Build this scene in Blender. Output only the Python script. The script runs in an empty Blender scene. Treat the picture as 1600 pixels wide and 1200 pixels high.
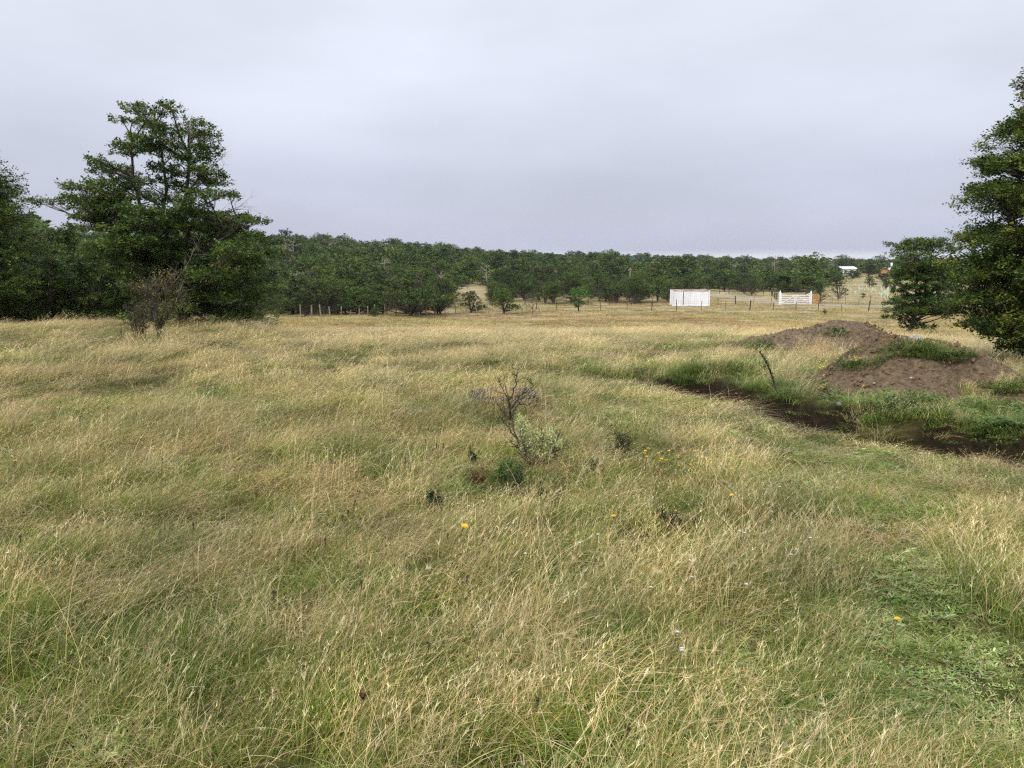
import bpy, math, random
import numpy as np
from mathutils import Vector
R = math.radians
PI = math.pi
SC = bpy.context.scene

# ------------------------------------------------------------------ camera
CAMH, PITCH, FPX = 1.6, R(9.35), 1186.0
cam_d = bpy.data.cameras.new('camera')
cam = bpy.data.objects.new('camera', cam_d)
SC.collection.objects.link(cam)
cam.location = (0, 0, CAMH)
cam.rotation_euler = (R(90) - PITCH, 0, 0)
cam_d.sensor_width = 36.0
cam_d.lens = 36.0 * FPX / 1600.0
cam_d.clip_start = 0.05
cam_d.clip_end = 9000
SC.camera = cam
SC.render.resolution_x, SC.render.resolution_y = 1024, 768

# ------------------------------------------------------------------ world / sun
SUN_EL, SUN_AZ = R(50), R(215)        # azimuth clockwise from +Y : behind the camera, to the left
w = bpy.data.worlds.new('World'); SC.world = w; w.use_nodes = True
nt = w.node_tree; N = nt.nodes; L = nt.links; N.clear()
out = N.new('ShaderNodeOutputWorld'); bg = N.new('ShaderNodeBackground'); bg.inputs['Strength'].default_value = 0.1
sky = N.new('ShaderNodeTexSky'); sky.sky_type = 'NISHITA'; sky.sun_disc = False
sky.sun_elevation = SUN_EL; sky.sun_rotation = SUN_AZ
tc = N.new('ShaderNodeTexCoord'); sep = N.new('ShaderNodeSeparateXYZ'); L.new(tc.outputs['Generated'], sep.inputs[0])
# slow warp of the elevation so that the cloud deck's bands are not level
mp = N.new('ShaderNodeMapping'); mp.inputs['Scale'].default_value = (1.3, 1.3, 4.0); L.new(tc.outputs['Generated'], mp.inputs[0])
n1 = N.new('ShaderNodeTexNoise'); n1.inputs['Scale'].default_value = 1.3; n1.inputs['Detail'].default_value = 3; n1.inputs['Roughness'].default_value = .45
L.new(mp.outputs[0], n1.inputs['Vector'])
m1 = N.new('ShaderNodeMath'); m1.operation = 'MULTIPLY_ADD'; m1.inputs[1].default_value = .10; L.new(n1.outputs['Fac'], m1.inputs[0])
sm = N.new('ShaderNodeMath'); sm.operation = 'SUBTRACT'; sm.inputs[1].default_value = .05; L.new(sep.outputs['Z'], sm.inputs[0]); 
# the warp fades out at the horizon
mulz = N.new('ShaderNodeMath'); mulz.operation = 'MULTIPLY'; mulz.use_clamp = True; mulz.inputs[1].default_value = 6.0; L.new(sep.outputs['Z'], mulz.inputs[0])
sb = N.new('ShaderNodeMath'); sb.operation = 'SUBTRACT'; sb.inputs[1].default_value = .5; L.new(n1.outputs['Fac'], sb.inputs[0])
wz = N.new('ShaderNodeMath'); wz.operation = 'MULTIPLY'; L.new(mulz.outputs[0], wz.inputs[0]); L.new(sb.outputs[0], wz.inputs[1])
wa = N.new('ShaderNodeMath'); wa.operation = 'MULTIPLY_ADD'; wa.inputs[1].default_value = .16; L.new(wz.outputs[0], wa.inputs[0]); L.new(sep.outputs['Z'], wa.inputs[2])
rp = N.new('ShaderNodeValToRGB'); L.new(wa.outputs[0], rp.inputs[0])
def s2l(r, g, b):
    f = lambda c: (c/255/12.92) if c/255 <= .04045 else ((c/255+.055)/1.055)**2.4
    return (f(r), f(g), f(b))
stops = [(0.0, (228, 230, 236)), (0.0045, (222, 225, 234)), (0.010, (190, 195, 215)), (0.05, (198, 202, 220)),
         (0.11, (197, 202, 218)), (0.17, (210, 215, 230)), (0.25, (222, 227, 241)), (0.34, (228, 233, 247)), (0.6, (235, 238, 248)), (1.0, (252, 252, 255))]
rp.color_ramp.elements[0].position = 0; rp.color_ramp.elements[0].color = (*s2l(*stops[0][1]), 1)
rp.color_ramp.elements[1].position = 1; rp.color_ramp.elements[1].color = (*s2l(*stops[-1][1]), 1)
for p, c in stops[1:-1]:
    e = rp.color_ramp.elements.new(p); e.color = (*s2l(*c), 1)
# zenith of an overcast sky is brighter than its rim
mr = N.new('ShaderNodeMapRange'); mr.inputs['From Min'].default_value = .30; mr.inputs['From Max'].default_value = .85
mr.inputs['To Min'].default_value = 1.0; mr.inputs['To Max'].default_value = 1.75; L.new(sep.outputs['Z'], mr.inputs['Value'])
n2 = N.new('ShaderNodeTexNoise'); n2.inputs['Scale'].default_value = 1.5; n2.inputs['Detail'].default_value = 5; n2.inputs['Roughness'].default_value = .5
L.new(mp.outputs[0], n2.inputs['Vector'])
nr = N.new('ShaderNodeMapRange'); nr.inputs['From Min'].default_value = .3; nr.inputs['From Max'].default_value = .7
nr.inputs['To Min'].default_value = .87; nr.inputs['To Max'].default_value = 1.09; L.new(n2.outputs['Fac'], nr.inputs['Value'])
mm = N.new('ShaderNodeMath'); mm.operation = 'MULTIPLY'; L.new(mr.outputs[0], mm.inputs[0]); L.new(nr.outputs[0], mm.inputs[1])
m10 = N.new('ShaderNodeMath'); m10.operation = 'MULTIPLY'; m10.inputs[1].default_value = 10.0; L.new(mm.outputs[0], m10.inputs[0])
vs = N.new('ShaderNodeVectorMath'); vs.operation = 'SCALE'; L.new(rp.outputs['Color'], vs.inputs[0]); L.new(m10.outputs[0], vs.inputs['Scale'])
mx = N.new('ShaderNodeMix'); mx.data_type = 'RGBA'; mx.inputs[0].default_value = 0.97
L.new(sky.outputs[0], mx.inputs[6]); L.new(vs.outputs[0], mx.inputs[7]); L.new(mx.outputs[2], bg.inputs[0]); L.new(bg.outputs[0], out.inputs[0])
sun_d = bpy.data.lights.new('sun', 'SUN'); sun_d.energy = 2.0; sun_d.angle = R(12); sun_d.color = (1, .95, .86)
sun = bpy.data.objects.new('sun', sun_d); SC.collection.objects.link(sun)
sd = Vector((math.sin(SUN_AZ)*math.cos(SUN_EL), math.cos(SUN_AZ)*math.cos(SUN_EL), math.sin(SUN_EL)))
sun.rotation_euler = (-sd).to_track_quat('-Z', 'Y').to_euler()
SC.view_settings.view_transform = 'Standard'; SC.view_settings.look = 'None'
SC.view_settings.exposure = 0.12; SC.view_settings.gamma = 1.0
SC.cycles.max_bounces = 5; SC.cycles.diffuse_bounces = 3; SC.cycles.transmission_bounces = 3; SC.cycles.transparent_max_bounces = 6
SC.cycles.use_adaptive_sampling = False; SC.cycles.use_denoising = False; SC.cycles.filter_width = 1.3
SC.cycles.caustics_reflective = False; SC.cycles.caustics_refractive = False

# ------------------------------------------------------------------ noise
def _h(ix, iy, s):
    n = (ix.astype(np.int64)*374761393 + iy.astype(np.int64)*668265263 + s*1442695041) & 0xffffffff
    n = ((n ^ (n >> 13))*1274126177) & 0xffffffff
    n = n ^ (n >> 16)
    return (n & 0xffff)/65535.0
def vn(x, y, s=0):
    x = np.asarray(x, float); y = np.asarray(y, float)
    ix = np.floor(x); iy = np.floor(y); fx = x-ix; fy = y-iy
    fx = fx*fx*(3-2*fx); fy = fy*fy*(3-2*fy)
    a = _h(ix, iy, s); b = _h(ix+1, iy, s); c = _h(ix, iy+1, s); d = _h(ix+1, iy+1, s)
    return ((a*(1-fx)+b*fx)*(1-fy) + (c*(1-fx)+d*fx)*fy)*2-1
def fbm(x, y, s=0, o=4, g=.5):
    v = 0; a = 1; t = 0
    for k in range(o):
        v = v + a*vn(x*2**k+17.3*k, y*2**k-9.1*k, s+k); t += a; a *= g
    return v/t
def sst(a, b, x):
    t = np.clip((np.asarray(x, float)-a)/(b-a), 0, 1); return t*t*(3-2*t)

# ------------------------------------------------------------------ picture <-> world (flat ray arithmetic)
cp, sp = math.cos(PITCH), math.sin(PITCH)
def ray(px, py):
    a = (px-800)/FPX; b = -(py-600)/FPX
    return np.array([a, cp + b*sp, -sp + b*cp])
def proj(x, y, z):
    yy = y*cp - (z-CAMH)*sp; zz = y*sp + (z-CAMH)*cp
    yy = np.where(yy < .05, .05, yy)
    return 800+FPX*x/yy, 600-FPX*zz/yy
def flat(px, py, z=0.0):
    r = ray(px, py); t = (z-CAMH)/r[2]; return np.array([r[0]*t, r[1]*t])

# ------------------------------------------------------------------ terrain
PC = [-600, 330, 450, 620, 800, 1200, 1350, 2200]
PD = np.array([0, 8, 12, 16, 20, 23, 30, 45, 60, 75, 95, 115, 160, 250, 350, 500, 900, 6000.])
PZ = np.array([
 [0, 0, 0, 0, .0, .0, -.35, -1.2, -2, -2.4, -2.6, -2.6, -1.0, 2.5, 4.5, 4.5, 2, -20],
 [0, 0, 0, -.0, -.03, -.12, -.7, -1.9, -2.9, -3.4, -3.5, -3.4, -1.5, 3.0, 5.0, 4.5, 2, -20],
 [0, 0, -.02, -.14, -.45, -.65, -1.2, -2.3, -3.25, -4.1, -4.8, -4.7, -3.3, 1.2, 6.0, 5.5, 1, -20],
 [0, 0, -.02, -.16, -.45, -.65, -1.3, -2.5, -3.5, -4.3, -4.9, -4.9, -4.3, -.6, 3.4, 4.5, 0, -20],
 [0, 0, -.02, -.16, -.45, -.65, -1.3, -2.6, -3.6, -4.4, -4.9, -5.2, -5.0, -3.2, -1.2, .2, -2, -20],
 [0, 0, -.02, -.15, -.4, -.62, -1.15, -2.4, -3.5, -4.3, -4.9, -5.2, -5.2, -4.6, -3.6, -2.9, -4, -20],
 [0, 0, -.02, -.15, -.4, -.62, -1.1, -2.3, -3.4, -4.3, -4.9, -5.15, -5.1, -4.4, -3.7, -3.2, -4, -20],
 [0, 0, -.02, -.15, -.4, -.62, -1.1, -2.3, -3.4, -4.3, -4.9, -5.15, -5.1, -4.4, -3.7, -3.2, -4, -20]])
DITCH = np.array([flat(*p) for p in [(985, 586), (1040, 602), (1110, 622), (1180, 641), (1245, 662), (1305, 686), (1370, 702), (1440, 712), (1500, 717), (1600, 733), (1720, 754)]])
MOUNDS = []   # (centre x,y, semi axes, height, rotation, seed)
def _mound(px, py, d, hw, hd, h, rot, s):
    r = ray(px, py); k = d/r[1]; MOUNDS.append((r[0]*k, d, hw, hd, h, rot, s))
_mound(1305, 520, 14.4, 2.0, 1.1, .62, R(-4), 11)
_mound(1432, 600, 8.40, 1.20, 1.12, .56, R(-4), 23)
def mound_h(i, x, y):
    cx, cy, a, b, h, rot, s = MOUNDS[i]
    dx, dy = x-cx, y-cy
    u = (dx*math.cos(rot)+dy*math.sin(rot))/a; v = (-dx*math.sin(rot)+dy*math.cos(rot))/b
    r = np.sqrt(u*u+v*v) + .10*fbm(x*1.7, y*1.7, s, 3)
    if i == 1: r = np.where(u > 0, np.sqrt((u*.88)**2+v*v) + .10*fbm(x*1.7, y*1.7, s, 3), r)
    return h*(.45*(1-sst(.05, 1.12, r))+.55*np.clip(1-r/1.08, 0, 1)**.85) - h*.03
def poly_dist(P, x, y):
    best = np.full(np.shape(x), 1e9); side = np.zeros(np.shape(x)); along = np.zeros(np.shape(x)); L0 = 0
    for a, b in zip(P[:-1], P[1:]):
        d = b-a; n = np.hypot(*d); t = np.clip(((x-a[0])*d[0]+(y-a[1])*d[1])/n**2, 0, 1)
        qx, qy = a[0]+d[0]*t, a[1]+d[1]*t; dd = np.hypot(x-qx, y-qy)
        cr = (d[0]*(y-a[1])-d[1]*(x-a[0]))
        m = dd < best
        best = np.where(m, dd, best); side = np.where(m, np.sign(cr), side); along = np.where(m, L0+t*n, along); L0 += n
    return best, side, along
def ditch(x, y):
    d, s, al = poly_dist(DITCH, x, y)
    sd_ = d*s + .07*fbm(x*2.3, y*2.3, 5, 3)          # signed: + beyond the ditch
    wd = .30 + .08*fbm(x*1.1, y*1.1, 8, 2) + .05*fbm(x*5, y*5, 18, 2)
    wd = wd*np.clip(1-.9*np.exp(-((al-4.4)/.38)**2), .06, 1)*np.where(al > 4.0, .75, 1)*sst(-.05, .8, al)
    return sd_, np.maximum(wd, .01), al
def terrain(x, y, fine=True):
    x = np.asarray(x, float); y = np.asarray(y, float)
    d = np.hypot(x, y)
    u = 800+FPX*np.clip(x/np.maximum(y, .35*np.abs(x)+1e-3), -1.2, 1.2)
    z = np.zeros(np.broadcast(x, y).shape)
    fi = np.interp(u, PC, np.arange(len(PC)))
    i0 = np.clip(np.floor(fi).astype(int), 0, len(PC)-2); f = fi-i0; f = f*f*(3-2*f)
    yy = np.where(y > 0, d, np.minimum(d, 12))
    tab = np.stack([np.interp(yy, PD, r) for r in PZ])
    flatidx = np.arange(z.size)
    t2 = tab.reshape(len(PC), -1)
    z = (t2[i0.ravel(), flatidx]*(1-f.ravel()) + t2[i0.ravel()+1, flatidx]*f.ravel()).reshape(z.shape)
    k = sst(300, 60, d) if False else 1-sst(60, 300, d)
    z = z + (.085*fbm(x*.9, y*.9, 1, 3) + .03*vn(x*2.6, y*2.6, 6) + .075*fbm(x*.3+5, y*.3, 2, 2))*sst(1.2, 4, d)*(.35+.65*k)
    z = z + .22*fbm(x*.07, y*.07, 3, 3)*sst(25, 60, d) + 1.2*fbm(x*.012, y*.012, 4, 3)*sst(150, 400, d)
    m = (d < 24) & (y > 3) & (x > 0)
    if np.any(m):
        xm, ym = x[m] if x.ndim else x, y[m] if y.ndim else y
        s, wd, al = ditch(xm, ym)
        cut = (1-sst(wd*.55, wd*1.05, np.abs(s)))*.62*np.clip(wd/.2, 0, 1)
        bank = .25*sst(wd*.55, np.maximum(wd*1.15, wd*.55+.24), s)*(1-sst(2.2, 4.2, s))*sst(-.2, 1.0, al)*(.7+.3*vn(xm*1.3, ym*1.3, 9))
        zz = z[m] if z.ndim else z
        zz = zz - cut + bank
        if z.ndim: z[m] = zz
        else: z = zz
    return z
def T(x, y): return float(terrain(np.array([x]), np.array([y]))[0])
def ground(px, py, h=0.0):
    """walk down the sight line until it meets the terrain (raised by h)"""
    r = ray(px, py); r = r/r[1]
    t = np.exp(np.linspace(math.log(1.2), math.log(900), 2600))
    z = CAMH+r[2]*t; g = terrain(r[0]*t, t)+h
    k = np.argmax(z <= g)
    if z[k] > g[k]: k = len(t)-1
    return r[0]*t[k], t[k], float(g[k]-h)
def at_dist(px, d):
    x = (px-800)/FPX*d*cp   # column at ground distance d (near the horizon cp ~ 1)
    return x, d, T(x, d)

# ------------------------------------------------------------------ mesh helpers
COL = SC.collection
def mesh_np(name, V, Q, mats, col=None, mi=None, smooth=False, attrs=None):
    me = bpy.data.meshes.new(name)
    V = np.asarray(V, np.float32); Q = np.asarray(Q, np.int32)
    k = Q.shape[1]
    me.vertices.add(len(V)); me.vertices.foreach_set('co', V.ravel())
    me.loops.add(Q.size); me.loops.foreach_set('vertex_index', Q.ravel())
    me.polygons.add(len(Q)); me.polygons.foreach_set('loop_start', np.arange(0, Q.size, k, dtype=np.int32))
    me.polygons.foreach_set('loop_total', np.full(len(Q), k, np.int32))
    for m in (mats if isinstance(mats, (list, tuple)) else [mats]): me.materials.append(m)
    if mi is not None: me.polygons.foreach_set('material_index', np.asarray(mi, np.int32))
    me.polygons.foreach_set('use_smooth', np.full(len(Q), smooth))
    if col is not None:
        a = me.color_attributes.new('col', 'FLOAT_COLOR', 'POINT')
        c = np.ones((len(V), 4), np.float32); c[:, :3] = col; a.data.foreach_set('color', c.ravel())
    for n_, v in (attrs or {}).items():
        a = me.attributes.new(n_, 'FLOAT', 'POINT'); a.data.foreach_set('value', np.asarray(v, np.float32))
    me.update(); me.validate() if False else None
    return me
def obj(name, me, parent=None, loc=None, coll=None):
    o = bpy.data.objects.new(name, me); (coll or COL).objects.link(o)
    if parent: o.parent = parent
    if loc is not None: o.location = loc
    return o
def tag(o, label=None, cat=None, group=None, kind=None):
    if label: o['label'] = label
    if cat: o['category'] = cat
    if group: o['group'] = group
    if kind: o['kind'] = kind
    return o
class MB:
    def __init__(s): s.V = []; s.Q = []; s.n = 0; s.C = []
    def add(s, V, Q, c=None):
        V = np.asarray(V, float); s.V.append(V); s.Q.append(np.asarray(Q)+s.n); s.n += len(V)
        s.C.append(np.tile(c, (len(V), 1)) if (c is not None and np.ndim(c) == 1) else (c if c is not None else np.full((len(V), 3), .5)))
    def box(s, x0, x1, y0, y1, z0, z1, c=None):
        V = [(x, y, z) for x in (x0, x1) for y in (y0, y1) for z in (z0, z1)]
        s.add(V, [(0, 1, 3, 2), (4, 6, 7, 5), (0, 4, 5, 1), (2, 3, 7, 6), (0, 2, 6, 4), (1, 5, 7, 3)], c)
    def tube(s, P, r, n=5, c=None, cap=True):
        P = np.asarray(P, float); r = np.broadcast_to(r, (len(P),)).astype(float)
        Tn = np.gradient(P, axis=0); Tn /= np.linalg.norm(Tn, axis=1, keepdims=True)+1e-9
        up = np.array([.31, .17, .93]); A = np.cross(Tn, up); A /= np.linalg.norm(A, axis=1, keepdims=True)+1e-9; B = np.cross(Tn, A)
        th = np.arange(n)*2*PI/n
        V = P[:, None, :] + r[:, None, None]*(A[:, None, :]*np.cos(th)[None, :, None] + B[:, None, :]*np.sin(th)[None, :, None])
        V = V.reshape(-1, 3); i = np.arange(len(P)-1)[:, None]*n; j = np.arange(n)[None, :]
        Q = np.stack([i+j, i+(j+1) % n, i+n+(j+1) % n, i+n+j], -1).reshape(-1, 4)
        s.add(V, Q, c)
        if cap and n >= 4:
            e = (len(P)-1)*n; 
            qs = [(e, e+1, e+2, e+3)] + ([(e, e+3, e+4, e+n-1 if n > 5 else e+4)] if False else [])
            s.Q.append(np.array(qs)+s.n-len(V))
    def build(s, name, m, parent=None, loc=None, smooth=False):
        me = mesh_np(name, np.concatenate(s.V), np.concatenate(s.Q), m, np.concatenate(s.C), smooth=smooth)
        return obj(name, me, parent, loc)
def empty(name, loc, rz=0):
    o = bpy.data.objects.new(name, None); COL.objects.link(o); o.location = loc; o.rotation_euler = (0, 0, rz); o.empty_display_size = .2
    return o
def c3(*a): return np.array(s2l(*a))

# ------------------------------------------------------------------ materials
def mat(name): 
    m = bpy.data.materials.new(name); m.use_nodes = True
    return m, m.node_tree, m.node_tree.nodes['Principled BSDF'], m.node_tree.nodes['Material Output']
def plant_mat(name, transl=.3, rough=.6, spec=.25, var=.22, vscale=.6, hue=(1.0, .97, .90), hue2=(.95, 1.0, .95), rnd=.25):
    """per-blade colour from the mesh, varied from place to place and from plant to plant"""
    m, nt, b, o = mat(name); N = nt.nodes; L = nt.links
    at = N.new('ShaderNodeAttribute'); at.attribute_name = 'col'
    g = N.new('ShaderNodeNewGeometry'); n = N.new('ShaderNodeTexNoise'); n.inputs['Scale'].default_value = vscale; n.inputs['Detail'].default_value = 2
    L.new(g.outputs['Position'], n.inputs['Vector'])
    mr = N.new('ShaderNodeMapRange'); mr.inputs['From Min'].default_value = .35; mr.inputs['From Max'].default_value = .65; L.new(n.outputs['Fac'], mr.inputs[0])
    hm = N.new('ShaderNodeMix'); hm.data_type = 'RGBA'; hm.inputs[6].default_value = (*[v*(1+var) for v in hue], 1); hm.inputs[7].default_value = (*[v*(1-var) for v in hue2], 1)
    L.new(mr.outputs[0], hm.inputs[0])
    oi = N.new('ShaderNodeObjectInfo'); r2 = N.new('ShaderNodeMapRange'); r2.inputs['To Min'].default_value = 1-rnd; r2.inputs['To Max'].default_value = 1+rnd
    L.new(oi.outputs['Random'], r2.inputs[0])
    v1 = N.new('ShaderNodeVectorMath'); v1.operation = 'MULTIPLY'; L.new(at.outputs['Color'], v1.inputs[0]); L.new(hm.outputs[2], v1.inputs[1])
    v2 = N.new('ShaderNodeVectorMath'); v2.operation = 'SCALE'; L.new(v1.outputs[0], v2.inputs[0]); L.new(r2.outputs[0], v2.inputs['Scale'])
    L.new(v2.outputs[0], b.inputs['Base Color'])
    b.inputs['Roughness'].default_value = rough; b.inputs['Specular IOR Level'].default_value = spec
    tr = N.new('ShaderNodeBsdfTranslucent'); L.new(v2.outputs[0], tr.inputs[0])
    ms = N.new('ShaderNodeMixShader'); ms.inputs[0].default_value = transl
    L.new(b.outputs[0], ms.inputs[1]); L.new(tr.outputs[0], ms.inputs[2]); L.new(ms.outputs[0], o.inputs[0])
    return m
M_GRASS = plant_mat('dry_grass', .18, .55, .3, .20, .9, rnd=.32)
M_FAR = plant_mat('field_grass', .2, .8, .1, .24, .16, rnd=.25, hue=(.90, .87, .82), hue2=(.90, .86, .82))
M_LEAF = plant_mat('tree_leaf', .22, .5, .3, .12, .9, rnd=.0)
M_FLEAF = plant_mat('forest_leaf', .2, .6, .2, .18, .05, rnd=.42, hue=(1.08, 1.0, .85), hue2=(.9, 1.0, .98))
M_LICH = plant_mat('lichen', .15, .9, .05, .08, 20, rnd=0, hue=(1.03, 1, .95), hue2=(.97, 1, .95))
def bark_mat(name, c1, c2, scale=14, bump=.4, rough=.9, stretch=.25):
    m, nt, b, o = mat(name); N = nt.nodes; L = nt.links
    t = N.new('ShaderNodeTexCoord'); mp = N.new('ShaderNodeMapping'); mp.inputs['Scale'].default_value = (1, 1, stretch); L.new(t.outputs['Object'], mp.inputs[0])
    n = N.new('ShaderNodeTexNoise'); n.inputs['Scale'].default_value = scale; n.inputs['Detail'].default_value = 6; L.new(mp.outputs[0], n.inputs[0])
    r = N.new('ShaderNodeValToRGB'); r.color_ramp.elements[0].position = .35; r.color_ramp.elements[1].position = .68
    r.color_ramp.elements[0].color = (*c1, 1); r.color_ramp.elements[1].color = (*c2, 1); L.new(n.outputs['Fac'], r.inputs[0])
    L.new(r.outputs[0], b.inputs['Base Color']); b.inputs['Roughness'].default_value = rough; b.inputs['Specular IOR Level'].default_value = .2
    bp = N.new('ShaderNodeBump'); bp.inputs['Strength'].default_value = bump; bp.inputs['Distance'].default_value = .02; L.new(n.outputs['Fac'], bp.inputs['Height']); L.new(bp.outputs[0], b.inputs['Normal'])
    return m
M_BARK = bark_mat('bark', c3(52, 44, 38), c3(112, 104, 94))
M_GBARK = bark_mat('grey_dead_wood', c3(120, 112, 102), c3(178, 170, 156))
M_DTWIG = bark_mat('dark_twig', c3(50, 45, 40), c3(94, 87, 78), 30)
M_POST = bark_mat('weathered_post', c3(112, 104, 90), c3(170, 162, 145), 9)
M_DPOST = bark_mat('dark_post', c3(46, 42, 40), c3(84, 78, 72), 9)
M_WHITE = bark_mat('white_paint', c3(222, 224, 230), c3(240, 241, 246), 1.2, .05, .55, .3)
M_TIMBER = bark_mat('orange_timber', c3(170, 120, 72), c3(205, 155, 100), 3, .1, .8, 1)
M_STONE = bark_mat('stone', c3(120, 116, 110), c3(190, 186, 178), 18, .4, .85, 1)
M_RING = bark_mat('dark_grey_coil', c3(42, 43, 46), c3(92, 94, 100), 24, .5, .8, 1)
def ground_mat():
    m, nt, b, o = mat('turf_soil'); N = nt.nodes; L = nt.links
    g = N.new('ShaderNodeNewGeometry')
    def noise(s, d=5, r=.55, sc=None):
        n = N.new('ShaderNodeTexNoise'); n.inputs['Scale'].default_value = s; n.inputs['Detail'].default_value = d; n.inputs['Roughness'].default_value = r
        if sc:
            mp = N.new('ShaderNodeMapping'); mp.inputs['Scale'].default_value = sc; L.new(g.outputs['Position'], mp.inputs[0]); L.new(mp.outputs[0], n.inputs[0])
        else: L.new(g.outputs['Position'], n.inputs[0])
        return n
    def ramp(n, st):
        r = N.new('ShaderNodeValToRGB'); e = r.color_ramp.elements
        e[0].position = st[0][0]; e[0].color = (*st[0][1], 1); e[1].position = st[-1][0]; e[1].color = (*st[-1][1], 1)
        for p, c in st[1:-1]:
            k = e.new(p); k.color = (*c, 1)
        L.new(n.outputs[0], r.inputs[0]); return r
    def mixc(f, a, b_):
        x = N.new('ShaderNodeMix'); x.data_type = 'RGBA'; L.new(f, x.inputs[0]); L.new(a, x.inputs[6]); L.new(b_, x.inputs[7]); return x.outputs[2]
    near = ramp(noise(9, 6, .65), [(.3, c3(40, 40, 22)), (.5, c3(66, 68, 34)), (.7, c3(104, 94, 58))])
    far1 = ramp(noise(.30, 8, .62, (1, 1.0, 1)), [(.34, c3(112, 98, 72)), (.45, c3(134, 126, 92)), (.55, c3(166, 152, 118)), (.68, c3(184, 172, 136))])
    far2 = ramp(noise(2.3, 6, .7), [(.36, c3(92, 84, 60)), (.5, c3(150, 138, 104)), (.66, c3(186, 174, 138))])
    mixf = N.new('ShaderNodeMix'); mixf.data_type = 'RGBA'; mixf.inputs[0].default_value = .5; L.new(far1.outputs[0], mixf.inputs[6]); L.new(far2.outputs[0], mixf.inputs[7])
    an = N.new('ShaderNodeAttribute'); an.attribute_name = 'far'
    c = mixc(an.outputs['Fac'], near.outputs[0], mixf.outputs[2])
    soil = ramp(noise(13, 8, .7), [(.3, c3(26, 20, 16)), (.55, c3(44, 35, 27)), (.78, c3(74, 58, 44))])
    as_ = N.new('ShaderNodeAttribute'); as_.attribute_name = 'soil'
    c = mixc(as_.outputs['Fac'], c, soil.outputs[0])
    bare = ramp(noise(11, 8, .7), [(.3, c3(96, 72, 50)), (.55, c3(146, 110, 78)), (.75, c3(176, 142, 106))])
    ab = N.new('ShaderNodeAttribute'); ab.attribute_name = 'bare'
    c = mixc(ab.outputs['Fac'], c, bare.outputs[0])
    L.new(c, b.inputs['Base Color']); b.inputs['Roughness'].default_value = .95; b.inputs['Specular IOR Level'].default_value = .1
    bn = noise(14, 8, .7); bp = N.new('ShaderNodeBump'); bp.inputs['Strength'].default_value = .8; bp.inputs['Distance'].default_value = .05
    L.new(bn.outputs[0], bp.inputs['Height']); L.new(bp.outputs[0], b.inputs['Normal'])
    return m
M_GROUND = ground_mat()
def soil_mat(name, c1, c2, c4, sc=16):
    m, nt, b, o = mat(name); N = nt.nodes; L = nt.links
    g = N.new('ShaderNodeNewGeometry'); n = N.new('ShaderNodeTexNoise'); n.inputs['Scale'].default_value = sc; n.inputs['Detail'].default_value = 8; n.inputs['Roughness'].default_value = .7
    L.new(g.outputs['Position'], n.inputs[0])
    n2 = N.new('ShaderNodeTexNoise'); n2.inputs['Scale'].default_value = 1.6; n2.inputs['Detail'].default_value = 4; L.new(g.outputs['Position'], n2.inputs[0])
    r = N.new('ShaderNodeValToRGB'); e = r.color_ramp.elements; e[0].position = .3; e[0].color = (*c1, 1); e[1].position = .72; e[1].color = (*c2, 1); L.new(n.outputs[0], r.inputs[0])
    x = N.new('ShaderNodeMix'); x.data_type = 'RGBA'; x.inputs[7].default_value = (*c4, 1); L.new(r.outputs[0], x.inputs[6])
    mr = N.new('ShaderNodeMapRange'); mr.inputs['From Min'].default_value = .45; mr.inputs['From Max'].default_value = .7; mr.inputs['To Max'].default_value = .55; L.new(n2.outputs[0], mr.inputs[0]); L.new(mr.outputs[0], x.inputs[0])
    L.new(x.outputs[2], b.inputs['Base Color']); b.inputs['Roughness'].default_value = .95; b.inputs['Specular IOR Level'].default_value = .1
    v = N.new('ShaderNodeTexVoronoi'); v.inputs['Scale'].default_value = sc*2.2; L.new(g.outputs['Position'], v.inputs[0])
    ad = N.new('ShaderNodeMath'); ad.operation = 'ADD'; L.new(n.outputs[0], ad.inputs[0]); L.new(v.outputs['Distance'], ad.inputs[1])
    bp = N.new('ShaderNodeBump'); bp.inputs['Strength'].default_value = .9; bp.inputs['Distance'].default_value = .03; L.new(ad.outputs[0], bp.inputs['Height']); L.new(bp.outputs[0], b.inputs['Normal'])
    return m
M_MOUND = soil_mat('spoil_soil', c3(68, 58, 46), c3(146, 130, 108), c3(116, 98, 77)); M_MOUND2 = soil_mat('reddish_spoil_soil', c3(60, 51, 40), c3(136, 120, 96), c3(108, 92, 71))
M_TRACK = soil_mat('gravel', c3(128, 120, 108), c3(164, 156, 142), c3(152, 140, 118), 5)
M_CLOD = bark_mat('soil_clod', c3(78, 62, 48), c3(150, 126, 102), 20, .4, .95, 1)

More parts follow.
